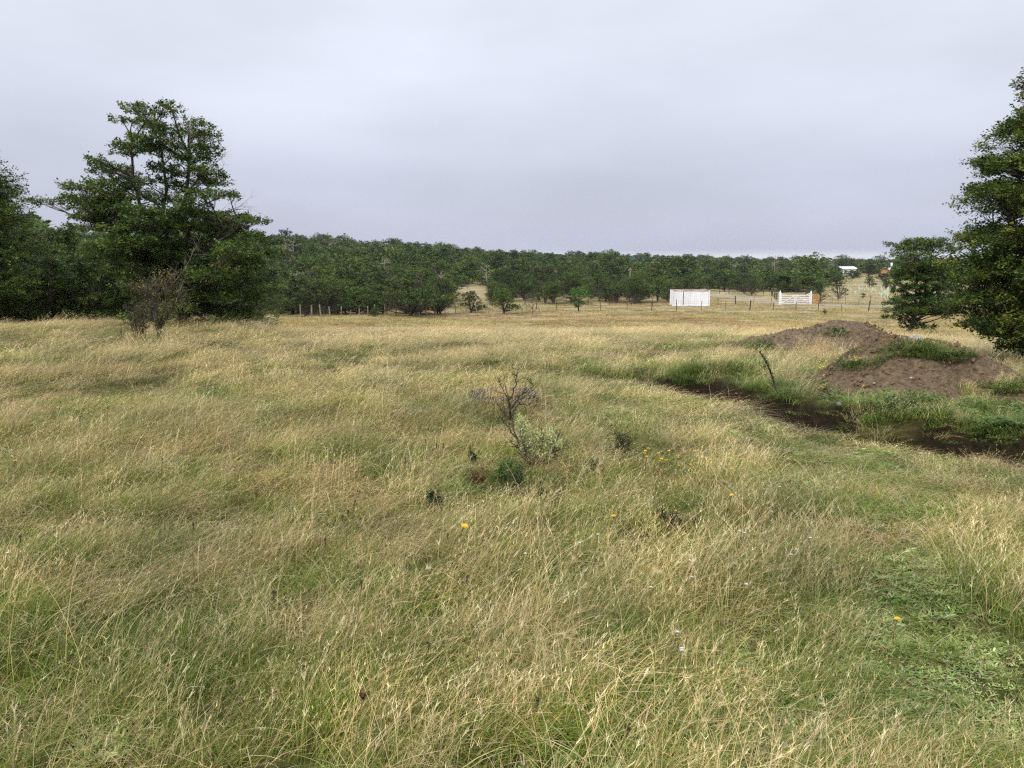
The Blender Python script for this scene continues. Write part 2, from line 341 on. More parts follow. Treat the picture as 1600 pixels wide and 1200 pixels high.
# ------------------------------------------------------------------ ground sheet (polar grid, fine in front)
def build_ground():
    az = np.unique(np.concatenate([np.linspace(-180, -46, 45), np.linspace(-46, -6, 150), np.linspace(-6, 42, 270), np.linspace(42, 180, 50)[:-1]]))
    rr = np.exp(np.linspace(math.log(.35), math.log(1200), 760)); 
    A, D = np.meshgrid(np.radians(az), rr)
    X = (D*np.sin(A)).ravel(); Y = (D*np.cos(A)).ravel(); Z = terrain(X, Y)
    na, nr_ = len(az), len(rr)
    i = np.arange(nr_-1)[:, None]*na; j = np.arange(na)[None, :]
    Q = np.stack([i+j, i+(j+1) % na, i+na+(j+1) % na, i+na+j], -1).reshape(-1, 4)
    V = np.stack([X, Y, Z], 1); V = np.vstack([V, [0, 0, 0]])
    d = np.hypot(X, Y)
    far = sst(14, 32, d)
    s, wd, al = ditch(X, Y); near = (d < 24) & (Y > 3) & (X > 0)
    soil = np.where(near, (1-sst(wd*.9, wd*1.35+.08, np.abs(s)))*np.clip(wd/.08, 0, 1), 0)
    px, py = proj(X, Y, Z)
    bx, by, _ = ground(1035, 551)
    bare = np.where(near, 1-sst(.6, 1.1, np.hypot((X-bx)/.75, (Y-by)/.55)+.35*fbm(X*2, Y*2, 31, 3)), 0)
    ap = lambda v: np.append(v, v[0]*0)
    me = mesh_np('ground', V, Q, M_GROUND, smooth=True, attrs={'far': ap(far), 'soil': ap(soil), 'bare': ap(bare)})
    tag(obj('ground', me), kind='structure')
build_ground()

# ------------------------------------------------------------------ blades
def blades(rng, root, h, lean, az, w, cb, ct, segs=4, p=1.8, sag=.35, wt=.6, psi=None, wmin=.12, up=None):
    n = len(root); t = np.linspace(0, 1, segs+1)[None, :]
    h = np.broadcast_to(h, n)[:, None]; lean = np.broadcast_to(lean, n)[:, None]; w = np.broadcast_to(w, n)[:, None]
    az = np.broadcast_to(az, n)
    hor = h*lean*t**p; ver = h*(t - sag*lean*t**2.4)
    P = np.stack([root[:, 0, None]+np.cos(az)[:, None]*hor, root[:, 1, None]+np.sin(az)[:, None]*hor, root[:, 2, None]+ver], -1)
    psi = rng.uniform(0, 2*PI, n) if psi is None else psi
    S = np.stack([np.cos(psi), np.sin(psi), rng.normal(0, .15, n)], -1)[:, None, :]
    ww = (w*np.maximum((1-t)**wt if wt > 0 else np.sin(PI*(t*.9+.07))**.8, wmin)*.5)[..., None]
    V = np.stack([P-S*ww, P+S*ww], 2)                         # n, segs+1, 2, 3
    C = cb[:, None, :]*(1-t[..., None]) + ct[:, None, :]*t[..., None]
    C = np.repeat(C[:, :, None, :], 2, 2)
    b = (np.arange(n)*(segs+1)*2)[:, None]; k = (np.arange(segs)*2)[None, :]
    Q = np.stack([b+k, b+k+1, b+k+3, b+k+2], -1).reshape(-1, 4)
    return V.reshape(-1, 3), Q, C.reshape(-1, 3), P
def join(parts):
    V = []; Q = []; C = []; n = 0
    for v, q, c in parts:
        V.append(v); Q.append(q+n); C.append(c); n += len(v)
    return np.concatenate(V), np.concatenate(Q), np.concatenate(C)
def pick(rng, pal, n, jit=.12):
    pal = np.array(pal); c = pal[rng.integers(0, len(pal), n)]
    return c*(1+rng.normal(0, jit, (n, 1)))*(1+rng.normal(0, .04, (n, 3)))
STRAW = [c3(224, 205, 160), c3(208, 187, 142), c3(236, 222, 184), c3(192, 168, 124), c3(216, 198, 152)]
TAN = [c3(178, 143, 102), c3(152, 118, 84), c3(192, 162, 120), c3(166, 146, 104)]
OLIVE = [c3(154, 148, 66), c3(136, 140, 56), c3(172, 162, 80)]
GREEN = [c3(112, 138, 44), c3(94, 124, 40), c3(130, 148, 54), c3(80, 112, 40)]
LUSH = [c3(94, 118, 54), c3(80, 106, 50), c3(110, 132, 64)]
ROS = [c3(142, 164, 90), c3(124, 152, 76), c3(162, 178, 116), c3(108, 138, 62), c3(174, 186, 134), c3(162, 152, 108)]
def disc(rng, n, r):
    a = rng.uniform(0, 2*PI, n); q = r*np.sqrt(rng.uniform(0, 1, n)); return np.stack([q*np.cos(a), q*np.sin(a), np.full(n, -.01)], 1)
def clump_straw(seed, n=60, r=.15, h=(.30, .50), w=.0018, heads=True, tan=.25, green=.3, lean=(.15, .8)):
    rng = np.random.default_rng(seed); parts = []
    n2 = int(n*1.2)                                          # leaves below the stalks
    rt = disc(rng, n2, r)
    cb = pick(rng, OLIVE+GREEN, n2); ct = np.where(rng.random((n2, 1)) < green, pick(rng, OLIVE, n2), pick(rng, STRAW+TAN, n2))
    v, q, c, _ = blades(rng, rt, rng.uniform(.10, .26, n2), rng.uniform(.3, 1.3, n2), rng.normal(0, 1.1, n2), rng.uniform(.7, 1.5, n2)*w, cb, ct, 4); parts.append((v, q, c))
    rt = disc(rng, n, r); hh = rng.uniform(*h, n); az = rng.normal(0, .85, n); ln = rng.uniform(*lean, n)
    tn = rng.random((n, 1)) < tan
    cb = np.where(rng.random((n, 1)) < green, pick(rng, OLIVE+GREEN, n), pick(rng, STRAW, n))*.92; ct = np.where(tn, pick(rng, TAN, n), pick(rng, STRAW, n))
    v, q, c, P = blades(rng, rt, hh, ln, az, rng.uniform(.5, 1.0, n)*w, cb, ct, 6, 2.0, .38, .25, wmin=.45); parts.append((v, q, c))
    if heads:
        k = 7; m = int(n*.5); idx = rng.choice(n, m, False)
        tt = rng.uniform(.70, 1.0, (m, k)); f = tt*6; i0 = np.minimum(f.astype(int), 5); fr = (f-i0)[..., None]
        Pm = P[idx]; a = np.take_along_axis(Pm, i0[..., None].repeat(3, 2), 1); b = np.take_along_axis(Pm, (i0+1)[..., None].repeat(3, 2), 1)
        rt2 = (a*(1-fr)+b*fr).reshape(-1, 3); nn = len(rt2)
        cc = np.repeat(ct[idx], k, 0)*1.04
        v, q, c, _ = blades(rng, rt2, rng.uniform(.010, .024, nn), rng.uniform(.2, 1.1, nn), np.repeat(az[idx], k)+rng.normal(0, .8, nn), w, cc, cc, 1, 1.0, .1, .3, wmin=.5)
        parts.append((v, q, c))
    return join(parts)
def clump_green(seed, n=110, r=.16, h=(.08, .22), w=.0034, pal=None, dry=.22, spread=2.5):
    rng = np.random.default_rng(seed); rt = disc(rng, n, r); pal = pal or GREEN
    cb = pick(rng, pal, n)*.85; ct = np.where(rng.random((n, 1)) < dry, pick(rng, STRAW+OLIVE, n), pick(rng, pal, n))
    v, q, c, _ = blades(rng, rt, rng.uniform(*h, n), rng.uniform(.2, 1.1, n), rng.normal(0, spread, n), rng.uniform(.6, 1.2, n)*w, cb, ct, 4, 1.7, .4, .6)
    return v, q, c
def clump_thatch(seed, n=120, r=.2, w=.0022, pal=None):
    rng = np.random.default_rng(seed); rt = disc(rng, n, r); rt[:, 2] += rng.uniform(0, .05, n)
    c0 = pick(rng, (pal or STRAW+TAN+OLIVE), n)
    v, q, c, _ = blades(rng, rt, rng.uniform(.06, .18, n), rng.uniform(.8, 2.2, n), rng.normal(0, 1.4, n), rng.uniform(.6, 1.2, n)*w, c0*.85, c0, 4, 1.3, .42, .4)
    return v, q, c
def clump_rosette(seed, n=150, r=.16):
    rng = np.random.default_rng(seed); k = 6; m = n//k; ctr = disc(rng, m, r); rt = np.repeat(ctr, k, 0) + rng.normal(0, .004, (m*k, 3)); rt[:, 2] = rng.uniform(0, .02, m*k)
    nn = m*k; c0 = pick(rng, ROS, nn, .14)
    az = rng.uniform(0, 2*PI, nn); ps = az+PI/2+rng.normal(0, .2, nn)
    v, q, c, _ = blades(rng, rt, rng.uniform(.014, .030, nn), rng.uniform(1.0, 2.2, nn), az, rng.uniform(.006, .011, nn), c0*.9, c0, 4, .9, .22, -1, psi=ps, wmin=.15)
    parts = [(v, q, c)]
    g = 46; rt = disc(rng, g, r); cg = pick(rng, GREEN+OLIVE+STRAW, g)
    v, q, c, _ = blades(rng, rt, rng.uniform(.04, .11, g), rng.uniform(.3, 1.4, g), rng.uniform(0, 2*PI, g), .0026, cg*.8, cg, 3); parts.append((v, q, c))
    b = 2; rt = disc(rng, b, r); cg = np.tile(c3(58, 44, 34), (b, 1)); v, q, c, P = blades(rng, rt, rng.uniform(.07, .12, b), .3, rng.uniform(0, 6, b), .002, cg, cg, 2)
    parts.append((v, q, c)); tips = P[:, -1]; tips = np.repeat(tips, 4, 0); cg = np.repeat(cg, 4, 0)
    v, q, c, _ = blades(rng, tips-[0, 0, .008], .012, .2, rng.uniform(0, 6, 4*b), .007, cg, cg, 2, 1, .1, -1, psi=np.tile(np.arange(4)*PI/4, b)); parts.append((v, q, c))
    return join(parts)
def clump_herb(seed, n=70, r=.16):
    """upright leafy stems: the dense green weeds on the banks"""
    rng = np.random.default_rng(seed); ns = 16; rt = disc(rng, ns, r); hh = rng.uniform(.08, .20, ns); az = rng.uniform(0, 6.28, ns)
    cg = pick(rng, LUSH, ns)*.7
    v, q, c, P = blades(rng, rt, hh, rng.uniform(.1, .6, ns), az, .003, cg, cg, 4); parts = [(v, q, c)]
    k = 14; tt = rng.uniform(.2, 1, (ns, k)); f = tt*4; i0 = np.minimum(f.astype(int), 3); fr = (f-i0)[..., None]
    a = np.take_along_axis(P, i0[..., None].repeat(3, 2), 1); b = np.take_along_axis(P, (i0+1)[..., None].repeat(3, 2), 1)
    rt2 = (a*(1-fr)+b*fr).reshape(-1, 3); nn = len(rt2); a2 = rng.uniform(0, 6.28, nn); c0 = pick(rng, LUSH, nn, .16)
    v, q, c, _ = blades(rng, rt2, rng.uniform(.012, .028, nn), rng.uniform(.8, 2.2, nn), a2, rng.uniform(.008, .014, nn), c0, c0, 2, .9, .25, -1, psi=a2+PI/2, wmin=.2); parts.append((v, q, c))
    return join(parts)
def make_coll(name, metas, material):
    """sources of the scattered stuff; kept out of the scene itself"""
    co = bpy.data.collections.new(name)
    for k, (v, q, c) in enumerate(metas):
        me = mesh_np('%s_clump' % name, v, q, material, c)
        o = bpy.data.objects.new('%s_clump.%03d' % (name, k), me); co.objects.link(o)
    return co
def scatter(name, P, rot, scl, kind, co):
    me = bpy.data.meshes.new(name); n = len(P); me.vertices.add(n); me.vertices.foreach_set('co', np.asarray(P, np.float32).ravel())
    a = me.attributes.new('rot', 'FLOAT_VECTOR', 'POINT'); a.data.foreach_set('vector', np.asarray(rot, np.float32).ravel())
    a = me.attributes.new('scl', 'FLOAT_VECTOR', 'POINT'); a.data.foreach_set('vector', np.asarray(scl, np.float32).ravel())
    a = me.attributes.new('kindi', 'INT', 'POINT'); a.data.foreach_set('value', np.asarray(kind, np.int32))
    o = obj(name, me)
    ng = bpy.data.node_groups.new(name, 'GeometryNodeTree')
    ng.interface.new_socket('Geometry', in_out='INPUT', socket_type='NodeSocketGeometry'); ng.interface.new_socket('Geometry', in_out='OUTPUT', socket_type='NodeSocketGeometry')
    gi = ng.nodes.new('NodeGroupInput'); go = ng.nodes.new('NodeGroupOutput')
    ip = ng.nodes.new('GeometryNodeInstanceOnPoints'); ci = ng.nodes.new('GeometryNodeCollectionInfo')
    ci.inputs['Collection'].default_value = co; ci.inputs['Separate Children'].default_value = True; ci.inputs['Reset Children'].default_value = True
    def na(nm, t):
        x = ng.nodes.new('GeometryNodeInputNamedAttribute'); x.data_type = t; x.inputs['Name'].default_value = nm; return x.outputs['Attribute']
    ng.links.new(gi.outputs[0], ip.inputs['Points']); ng.links.new(ci.outputs[0], ip.inputs['Instance']); ip.inputs['Pick Instance'].default_value = True
    ng.links.new(na('kindi', 'INT'), ip.inputs['Instance Index'])
    er = ng.nodes.new('FunctionNodeEulerToRotation'); ng.links.new(na('rot', 'FLOAT_VECTOR'), er.inputs[0]); ng.links.new(er.outputs[0], ip.inputs['Rotation'])
    ng.links.new(na('scl', 'FLOAT_VECTOR'), ip.inputs['Scale']); ng.links.new(ip.outputs[0], go.inputs[0])
    md = o.modifiers.new('scatter', 'NODES'); md.node_group = ng
    return o

# ------------------------------------------------------------------ grass of the foreground meadow
def blob(px, py, L_):
    v = np.zeros(px.shape)
    for (cx, cy, rx, ry, a) in L_:
        q = ((px-cx)/rx)**2+((py-cy)/ry)**2; v = v + a*np.exp(-q*1.2)
    return v
GREENB = [(590, 600, 55, 14, .6), (120, 1130, 130, 90, .45), (480, 880, 70, 40, .4), (1395, 930, 60, 120, .6), (1330, 760, 130, 60, .35), (1130, 655, 220, 38, .45), (1230, 1130, 330, 120, .6), (620, 1180, 300, 60, .3),
          (180, 670, 90, 25, .25), (700, 730, 60, 60, .2), (1010, 800, 60, 30, .45), (900, 585, 60, 20, .3), (980, 560, 40, 18, .45), (1130, 590, 150, 22, .5), (60, 560, 80, 20, .25), (660, 960, 90, 60, .2), (40, 1060, 90, 60, .3),
          (300, 600, 330, 60, -.22), (680, 560, 200, 30, -.25), (1180, 880, 170, 70, -.25), (1530, 800, 90, 90, -.2), (300, 760, 250, 60, -.12), (850, 960, 200, 50, -.1), (620, 520, 500, 20, -.2), (1550, 1010, 80, 40, -.1), (1120, 1010, 90, 40, -.15)]
LOWB = [(1280, 1130, 270, 100, 1.1), (1400, 960, 75, 110, 1.2), (1385, 870, 75, 120, 1.2), (1350, 780, 85, 70, 1.1), (1300, 725, 140, 36, .8), (1130, 655, 190, 30, .75), (1490, 1020, 130, 90, .9), (840, 1190, 160, 30, .4), (990, 650, 80, 25, .5), (160, 1150, 60, 50, .5), (960, 640, 60, 15, .5), (650, 700, 60, 20, .25), (1560, 1150, 120, 80, .6)]
def mound_any(x, y):
    return np.maximum(mound_h(0, x, y), mound_h(1, x, y))
near_src = []
near_src += [clump_straw(s, 40, .17, (.22, .46)) for s in (1, 2, 3)]                               # 0-2 straw
near_src += [clump_straw(s, 46, .16, (.18, .36), tan=.6, green=.15, lean=(.3, 1.2)) for s in (4, 5)]   # 3-4 tan
near_src += [clump_green(s) for s in (6, 7, 8)]                                                    # 5-7 green
near_src += [clump_straw(s, 40, .17, (.20, .36), green=.8, tan=.05) for s in (9, 10)]                 # 8-9 green/straw
near_src += [clump_thatch(s) for s in (11, 12)]                                                   # 10-11 thatch
near_src += [clump_rosette(s) for s in (13, 14, 15)]                                              # 12-14 low leaves
near_src += [clump_green(s, 170, .15, (.10, .28), .0036, LUSH+GREEN, .2, 2.5) for s in (16, 17)]             # 15-16 bank tussock
near_src += [clump_herb(s) for s in (18, 19)]                                                     # 17-18 weeds
near_src += [clump_straw(s, 46, .13, (.35, .58), w=.0025, tan=.4, green=.1, lean=(.05, .4)) for s in (20,)]  # 19 upright pale tall
near_src += [clump_green(s, 120, .18, (.03, .09), .0035, ROS+GREEN, .2, 2.5) for s in (21, 22)]         # 20-21 short turf
near_src += [clump_straw(23, 9, .2, (.40, .70), w=.0026, tan=.3, green=.5, lean=(.3, 1.3))]                 # 22 sparse long stalks
C_NEAR = make_coll('meadow_grass', near_src, M_GRASS)
def meadow(dmin, dmax, dens, xy, seed, zs=1.0, mat_only=False):
    rng = np.random.default_rng(seed)
    amax = math.atan(.82); n = int(dens*amax*(dmax**2-dmin**2))
    d = np.sqrt(rng.uniform(dmin**2, dmax**2, n)); a = rng.uniform(-amax, amax, n)
    x, y = d*np.sin(a), d*np.cos(a); z = terrain(x, y); px, py = proj(x, y, z)
    s, wd, al = ditch(x, y); s = np.where((d < 24) & (x > 0), s, -9)
    mh = mound_any(x, y)
    bx, by, _ = ground(1035, 551)
    bare = np.hypot((x-bx)/.75, (y-by)/.55)+.35*fbm(x*2, y*2, 31, 3) < .95
    g = .51 + .62*fbm(x*.8, y*.8, 41, 3) + .30*fbm(x*.22, y*.22, 42, 2) + .33*sst(780, 1050, py) + blob(px, py, GREENB)
    low = blob(px, py, LOWB)*(1+.5*fbm(x*1.6, y*1.6, 43, 3))
    r = rng.random(n); r2 = rng.random(n); r3 = rng.random(n)
    tann = fbm(x*.5+9, y*.5, 44, 3)
    k = np.where(r < g, np.where(r2 < .55, 5+(r3*3).astype(int), 8+(r3*2).astype(int)),
        np.where(r2 < .22, 10+(r3*2).astype(int), np.where(r2 < .22+.3*(1+1.6*tann), 3+(r3*2).astype(int), (r3*3).astype(int))))
    k = np.where((rng.random(n) < .06) & (py > 620), 22, k)
    isl = rng.random(n) < low
    k = np.where(isl, np.where(py > 880, np.where(r2 < .5, 12+(r3*3).astype(int), np.where(r2 < .85, 20+(r3*2).astype(int), 5)), np.where(r2 < .7, 20+(r3*2).astype(int), np.where(r2 < .85, 12+(r3*3).astype(int), 10))), k)
    if mat_only == 'turf': isl = r < 2; k = np.where(r2 < .45, 20+(r3*2).astype(int), np.where(r2 < .75, 5+(r3*3).astype(int), 10)); scz_k = .55
    elif mat_only: isl = (rng.random(n) < low*1.3) & isl | ((low > .35) & (rng.random(n) < low))
    bank = (s > .28) & (s < 2.6) & (al > .2) & (mh < .02)
    inb = (s > .28) & (s < 3.6) & (al > .2) & (mh < .02) & (al < 4.2) & (px < np.where(py > 590, 1265, 1330))
    k = np.where(inb, np.where(r < .36, 15+(r3*2).astype(int), np.where(r < .55, 17+(r3*2).astype(int), np.where(r < .63, 19, np.where(r < .82, 8+(r3*2).astype(int), 5+(r3*3).astype(int))))), k)
    k = np.where(bank & ~inb, np.where(r < .45, 17+(r3*2).astype(int), np.where(r < .7, 20+(r3*2).astype(int), np.where(r < .85, 5+(r3*3).astype(int), 15))), k)
    keep = ~((np.abs(s) < wd*.9) & (wd > .08)) & ~bare & (mh < .03)
    tuft = vn(x*2.9, y*2.9, 48)+.6*vn(x*5.7, y*5.7, 49)
    if not mat_only: keep &= (rng.random(n) < .72+np.where(d < 14, .62, .45)*tuft) | (low > .5)
    keep &= ~(bank & ~inb & (px < 1345) & (rng.random(n) < .75))
    sc = rng.uniform(.75, 1.25, n)*(1+.5*fbm(x*1.1, y*1.1, 45, 3))
    scz = sc*zs*rng.uniform(.8, 1.15, n)*(1+.33*np.clip(tuft, -1, 1))
    if mat_only: keep &= isl
    if mat_only == 'turf': keep &= (s < -.45) | (s > .7) | (wd < .17)
    # plants overhanging the near lip of the ditch and those of the bare lawn stay short
    scz = np.where(low > .5, scz*.75, scz); scz = np.where((s > -1.6) & (s < 0) & (al > .1), scz*np.clip(.30+.45*np.abs(s+wd), .30, 1), scz)
    keep &= ~((k >= 12) & (k <= 14) & (d > 13))
    windy = R(14) + .8*fbm(x*.25, y*.25, 46, 2) + rng.normal(0, .5, n)
    rot = np.stack([rng.normal(0, .06, n), rng.normal(0, .06, n), windy], 1)
    lip = ~((px > 1262) & (px < 1345)) & (s > wd*.9) & (s < wd*.9+.22) & (al > .3) & (al < 9) & (wd > .1)
    dirn = np.arctan2(-1, -.35)
    rot[:, 2] = np.where(lip, dirn+rng.normal(0, .4, n), rot[:, 2]); k = np.where(lip & (r < .7), 15+(r3*2).astype(int), k); scz = np.where(lip, np.clip(scz, .45, .62), np.where((s > 0) & (s < 1.1), scz*.8, scz))
    x, y, z, k = x[keep], y[keep], z[keep], k[keep]
    S = np.stack([sc*xy, sc*xy, scz], 1)[keep]
    return np.stack([x, y, z-.005], 1), rot[keep], S, k
parts = [meadow(1.2, 4.5, 104, .88, 1, .72), meadow(4.5, 8, 80, .9, 2, .60), meadow(8, 14, 44, 1.1, 3, .54), meadow(14, 34, 16, 1.8, 4, .52),
         meadow(1.2, 10, 40, 1.0, 8, .9, 'turf'), meadow(1.2, 5.5, 170, .9, 6, .8, True), meadow(5.5, 11, 60, 1.1, 7, .7, True)]
g_ = scatter('meadow_grass', *[np.concatenate([p[i] for p in parts]) for i in range(4)], C_NEAR)
tag(g_, 'tall windswept straw and green meadow grass covering the foreground', 'grass', kind='stuff')

# field beyond the knoll
far_src = [clump_straw(s, 26, .45, (.10, .22), w=.012, heads=False, lean=(.3, 1.2)) for s in (31, 32)] + [clump_thatch(s, 60, .5, .014) for s in (33, 34)] + \
          [clump_green(35, 60, .45, (.06, .16), .014, OLIVE+GREEN, .4), clump_thatch(36, 60, .5, .014, TAN+[c3(130, 100, 70)])]
C_FAR = make_coll('field_grass', far_src, M_FAR)
TRACK_A = [(1700, 482), (1500, 481), (1400, 480), (1330, 478), (1270, 476), (1215, 472.5), (1160, 466), (1110, 461.5), (1060, 458.5)]
TRACK_B = [(1290, 480), (1200, 481.5), (1120, 481), (1040, 480.5), (960, 480), (880, 479.5), (810, 479)]
PA = np.array([ground(*p)[:2] for p in TRACK_A]); PB = np.array([ground(*p)[:2] for p in TRACK_B])
def on_track(x, y):
    return (poly_dist(PA, x, y)[0] < 2.4) | (poly_dist(PB, x, y)[0] < .8)
def field():
    rng = np.random.default_rng(77); out_ = []
    for dmin, dmax, dens, sc0 in ((26, 60, 2.6, 1.0), (60, 130, 1.1, 1.7), (130, 330, .12, 3.0)):
        amax = math.atan(.82); n = int(dens*amax*(dmax**2-dmin**2))
        d = np.sqrt(rng.uniform(dmin**2, dmax**2, n)); a = rng.uniform(-amax, amax, n); x, y = d*np.sin(a), d*np.cos(a)
        keep = ~on_track(x, y); px = 800+FPX*x/y; keep &= ~((px < 420) & (d > 30)); keep &= ~((px < 1050) & (d > 150))
        x, y, d = x[keep], y[keep], d[keep]; n = len(x); z = terrain(x, y)
        t = fbm(x*.10, y*.10, 51, 3); g = fbm(x*.06+4, y*.06, 52, 3); r = rng.random(n)
        k = np.where(r < .35+.8*t, rng.integers(0, 2, n), np.where(r < .62+.5*g, rng.integers(2, 4, n), np.where(g > 0, 4, 5)))
        s = rng.uniform(.7, 1.3, n)*sc0
        out_.append((np.stack([x, y, z-.01], 1), np.stack([0*x, 0*x, rng.normal(.2, .6, n)], 1), np.stack([s, s, s**.35*rng.uniform(.7, 1.2, n)], 1), k))
    return [np.concatenate([p[i] for p in out_]) for i in range(4)]
tag(scatter('field_grass', *field(), C_FAR), 'short dry tussock grass of the open field beyond the knoll', 'grass', kind='stuff')

# ------------------------------------------------------------------ ribbons for the gravel track
def ribbon(name, P, wd, lift=.03):
    P = np.asarray(P, float); t = np.linspace(0, len(P)-1, len(P)*10); X = np.interp(t, range(len(P)), P[:, 0]); Y = np.interp(t, range(len(P)), P[:, 1])
    D = np.stack([np.gradient(X), np.gradient(Y)], 1); D /= np.linalg.norm(D, axis=1, keepdims=True); Nn = np.stack([-D[:, 1], D[:, 0]], 1)
    k = np.linspace(-1, 1, 7); wv = wd*(1+.12*fbm(t*1.3, t*0, 3, 3))
    GX = X[:, None]+Nn[:, 0, None]*k*wv[:, None]; GY = Y[:, None]+Nn[:, 1, None]*k*wv[:, None]
    Z = terrain(GX.ravel(), GY.ravel()).reshape(GX.shape)+lift-.06*(np.abs(k)[None, :] > .99)
    V = np.stack([GX, GY, Z], -1).reshape(-1, 3); i = np.arange(len(t)-1)[:, None]*7; j = np.arange(6)[None, :]
    Q = np.stack([i+j, i+j+1, i+8+j, i+7+j], -1).reshape(-1, 4)
    return tag(obj(name, mesh_np(name, V, Q, M_TRACK, smooth=True)), kind='structure')
ribbon('gravel_track', PA, 2.3, .06); ribbon('gravel_track', PB, .6, .05)

# ------------------------------------------------------------------ spoil mounds
def build_mound(i, label):
    cx, cy, a, b, h, rot, s = MOUNDS[i]; n = 150
    gx = np.linspace(cx-1.8*a, cx+1.8*a, n*2); gy = np.linspace(cy-1.5*b, cy+1.5*b, n); X, Y = np.meshgrid(gx, gy)
    X, Y = X.ravel(), Y.ravel(); H = mound_h(i, X, Y)
    r_ = .022*fbm(X*6, Y*6, 61, 4, .6) + .016*np.abs(fbm(X*17, Y*17, 62, 3, .65))
    Z = terrain(X, Y)+H + r_*sst(0, .08, H) + .0
    # erosion scoops
    Z -= .05*sst(.25, .7, vn(X*2.1, Y*2.1, 63+i))*sst(.05, .2, H)
    idx = np.arange(len(X)).reshape(n, n*2); Q = np.stack([idx[:-1, :-1], idx[:-1, 1:], idx[1:, 1:], idx[1:, :-1]], -1).reshape(-1, 4)
    keep = (H[Q] > -.012).all(1); Q = Q[keep]; u, inv = np.unique(Q, return_inverse=True)
    V = np.stack([X, Y, Z], 1)[u]; Q = inv.reshape(-1, 4)
    c = np.array([cx, cy, T(cx, cy)])
    o = obj('soil_mound', mesh_np('soil_mound', V-c, Q, (M_MOUND, M_MOUND2)[i], smooth=True), loc=c)
    tag(o, label, 'mound', 'mounds of dug soil beside the ditch')
build_mound(0, 'wide brown mound of dug soil farther back, below the white gate')
build_mound(1, 'nearer reddish brown mound of dug soil just beyond the ditch')
def blobmesh(seed, n=7, k=.25):
    rng = np.random.default_rng(seed)
    th = np.linspace(0, PI, n); ph = np.arange(n+2)*2*PI/(n+2); A, B = np.meshgrid(th, ph, indexing='ij')
    V = np.stack([np.sin(A)*np.cos(B), np.sin(A)*np.sin(B), np.cos(A)], -1); r = 1+k*rng.normal(0, 1, A.shape); r[0] = r[0, 0]; r[-1] = r[-1, 0]
    V = (V*r[..., None]*[1, .8, .6]).reshape(-1, 3); m = n+2
    i = np.arange(n-1)[:, None]*m; j = np.arange(m)[None, :]
    return V, np.stack([i+j, i+m+j, i+m+(j+1) % m, i+(j+1) % m], -1).reshape(-1, 4)
# clods and crumbs of soil
clods = [(*blobmesh(s, 6), None) for s in range(5)]; clods = [(v, q, np.full((len(v), 3), .5)) for v, q, _ in clods]
C_CLOD = make_coll('soil_crumb', clods, M_CLOD)
def crumbs():
    rng = np.random.default_rng(5); out_ = []
    for i in (0, 1):
        cx, cy, a, b, *_ = MOUNDS[i]; n = 6500; x = rng.uniform(cx-1.8*a, cx+1.8*a, n); y = rng.uniform(cy-1.5*b, cy+1.5*b, n); h = mound_h(i, x, y); k = h > -.01
        x, y, h = x[k], y[k], h[k]; z = terrain(x, y)+h+.004; s = np.clip(rng.lognormal(-4.5, .6, len(x)), .004, .045)
        out_.append((np.stack([x, y, z], 1), rng.uniform(0, 6.28, (len(x), 3)), np.stack([s]*3, 1), rng.integers(0, 5, len(x))))
    x, y, _ = ground(1035, 551); n = 500; xx = x+rng.normal(0, .6, n); yy = y+rng.normal(0, .4, n); s = rng.uniform(.006, .02, n)
    out_.append((np.stack([xx, yy, terrain(xx, yy)], 1), rng.uniform(0, 6.28, (n, 3)), np.stack([s]*3, 1), rng.integers(0, 5, n)))
    return [np.concatenate([p[i] for p in out_]) for i in range(4)]
tag(scatter('soil_crumbs', *crumbs(), C_CLOD), 'loose crumbs of brown soil lying on the mounds', 'soil', kind='stuff')
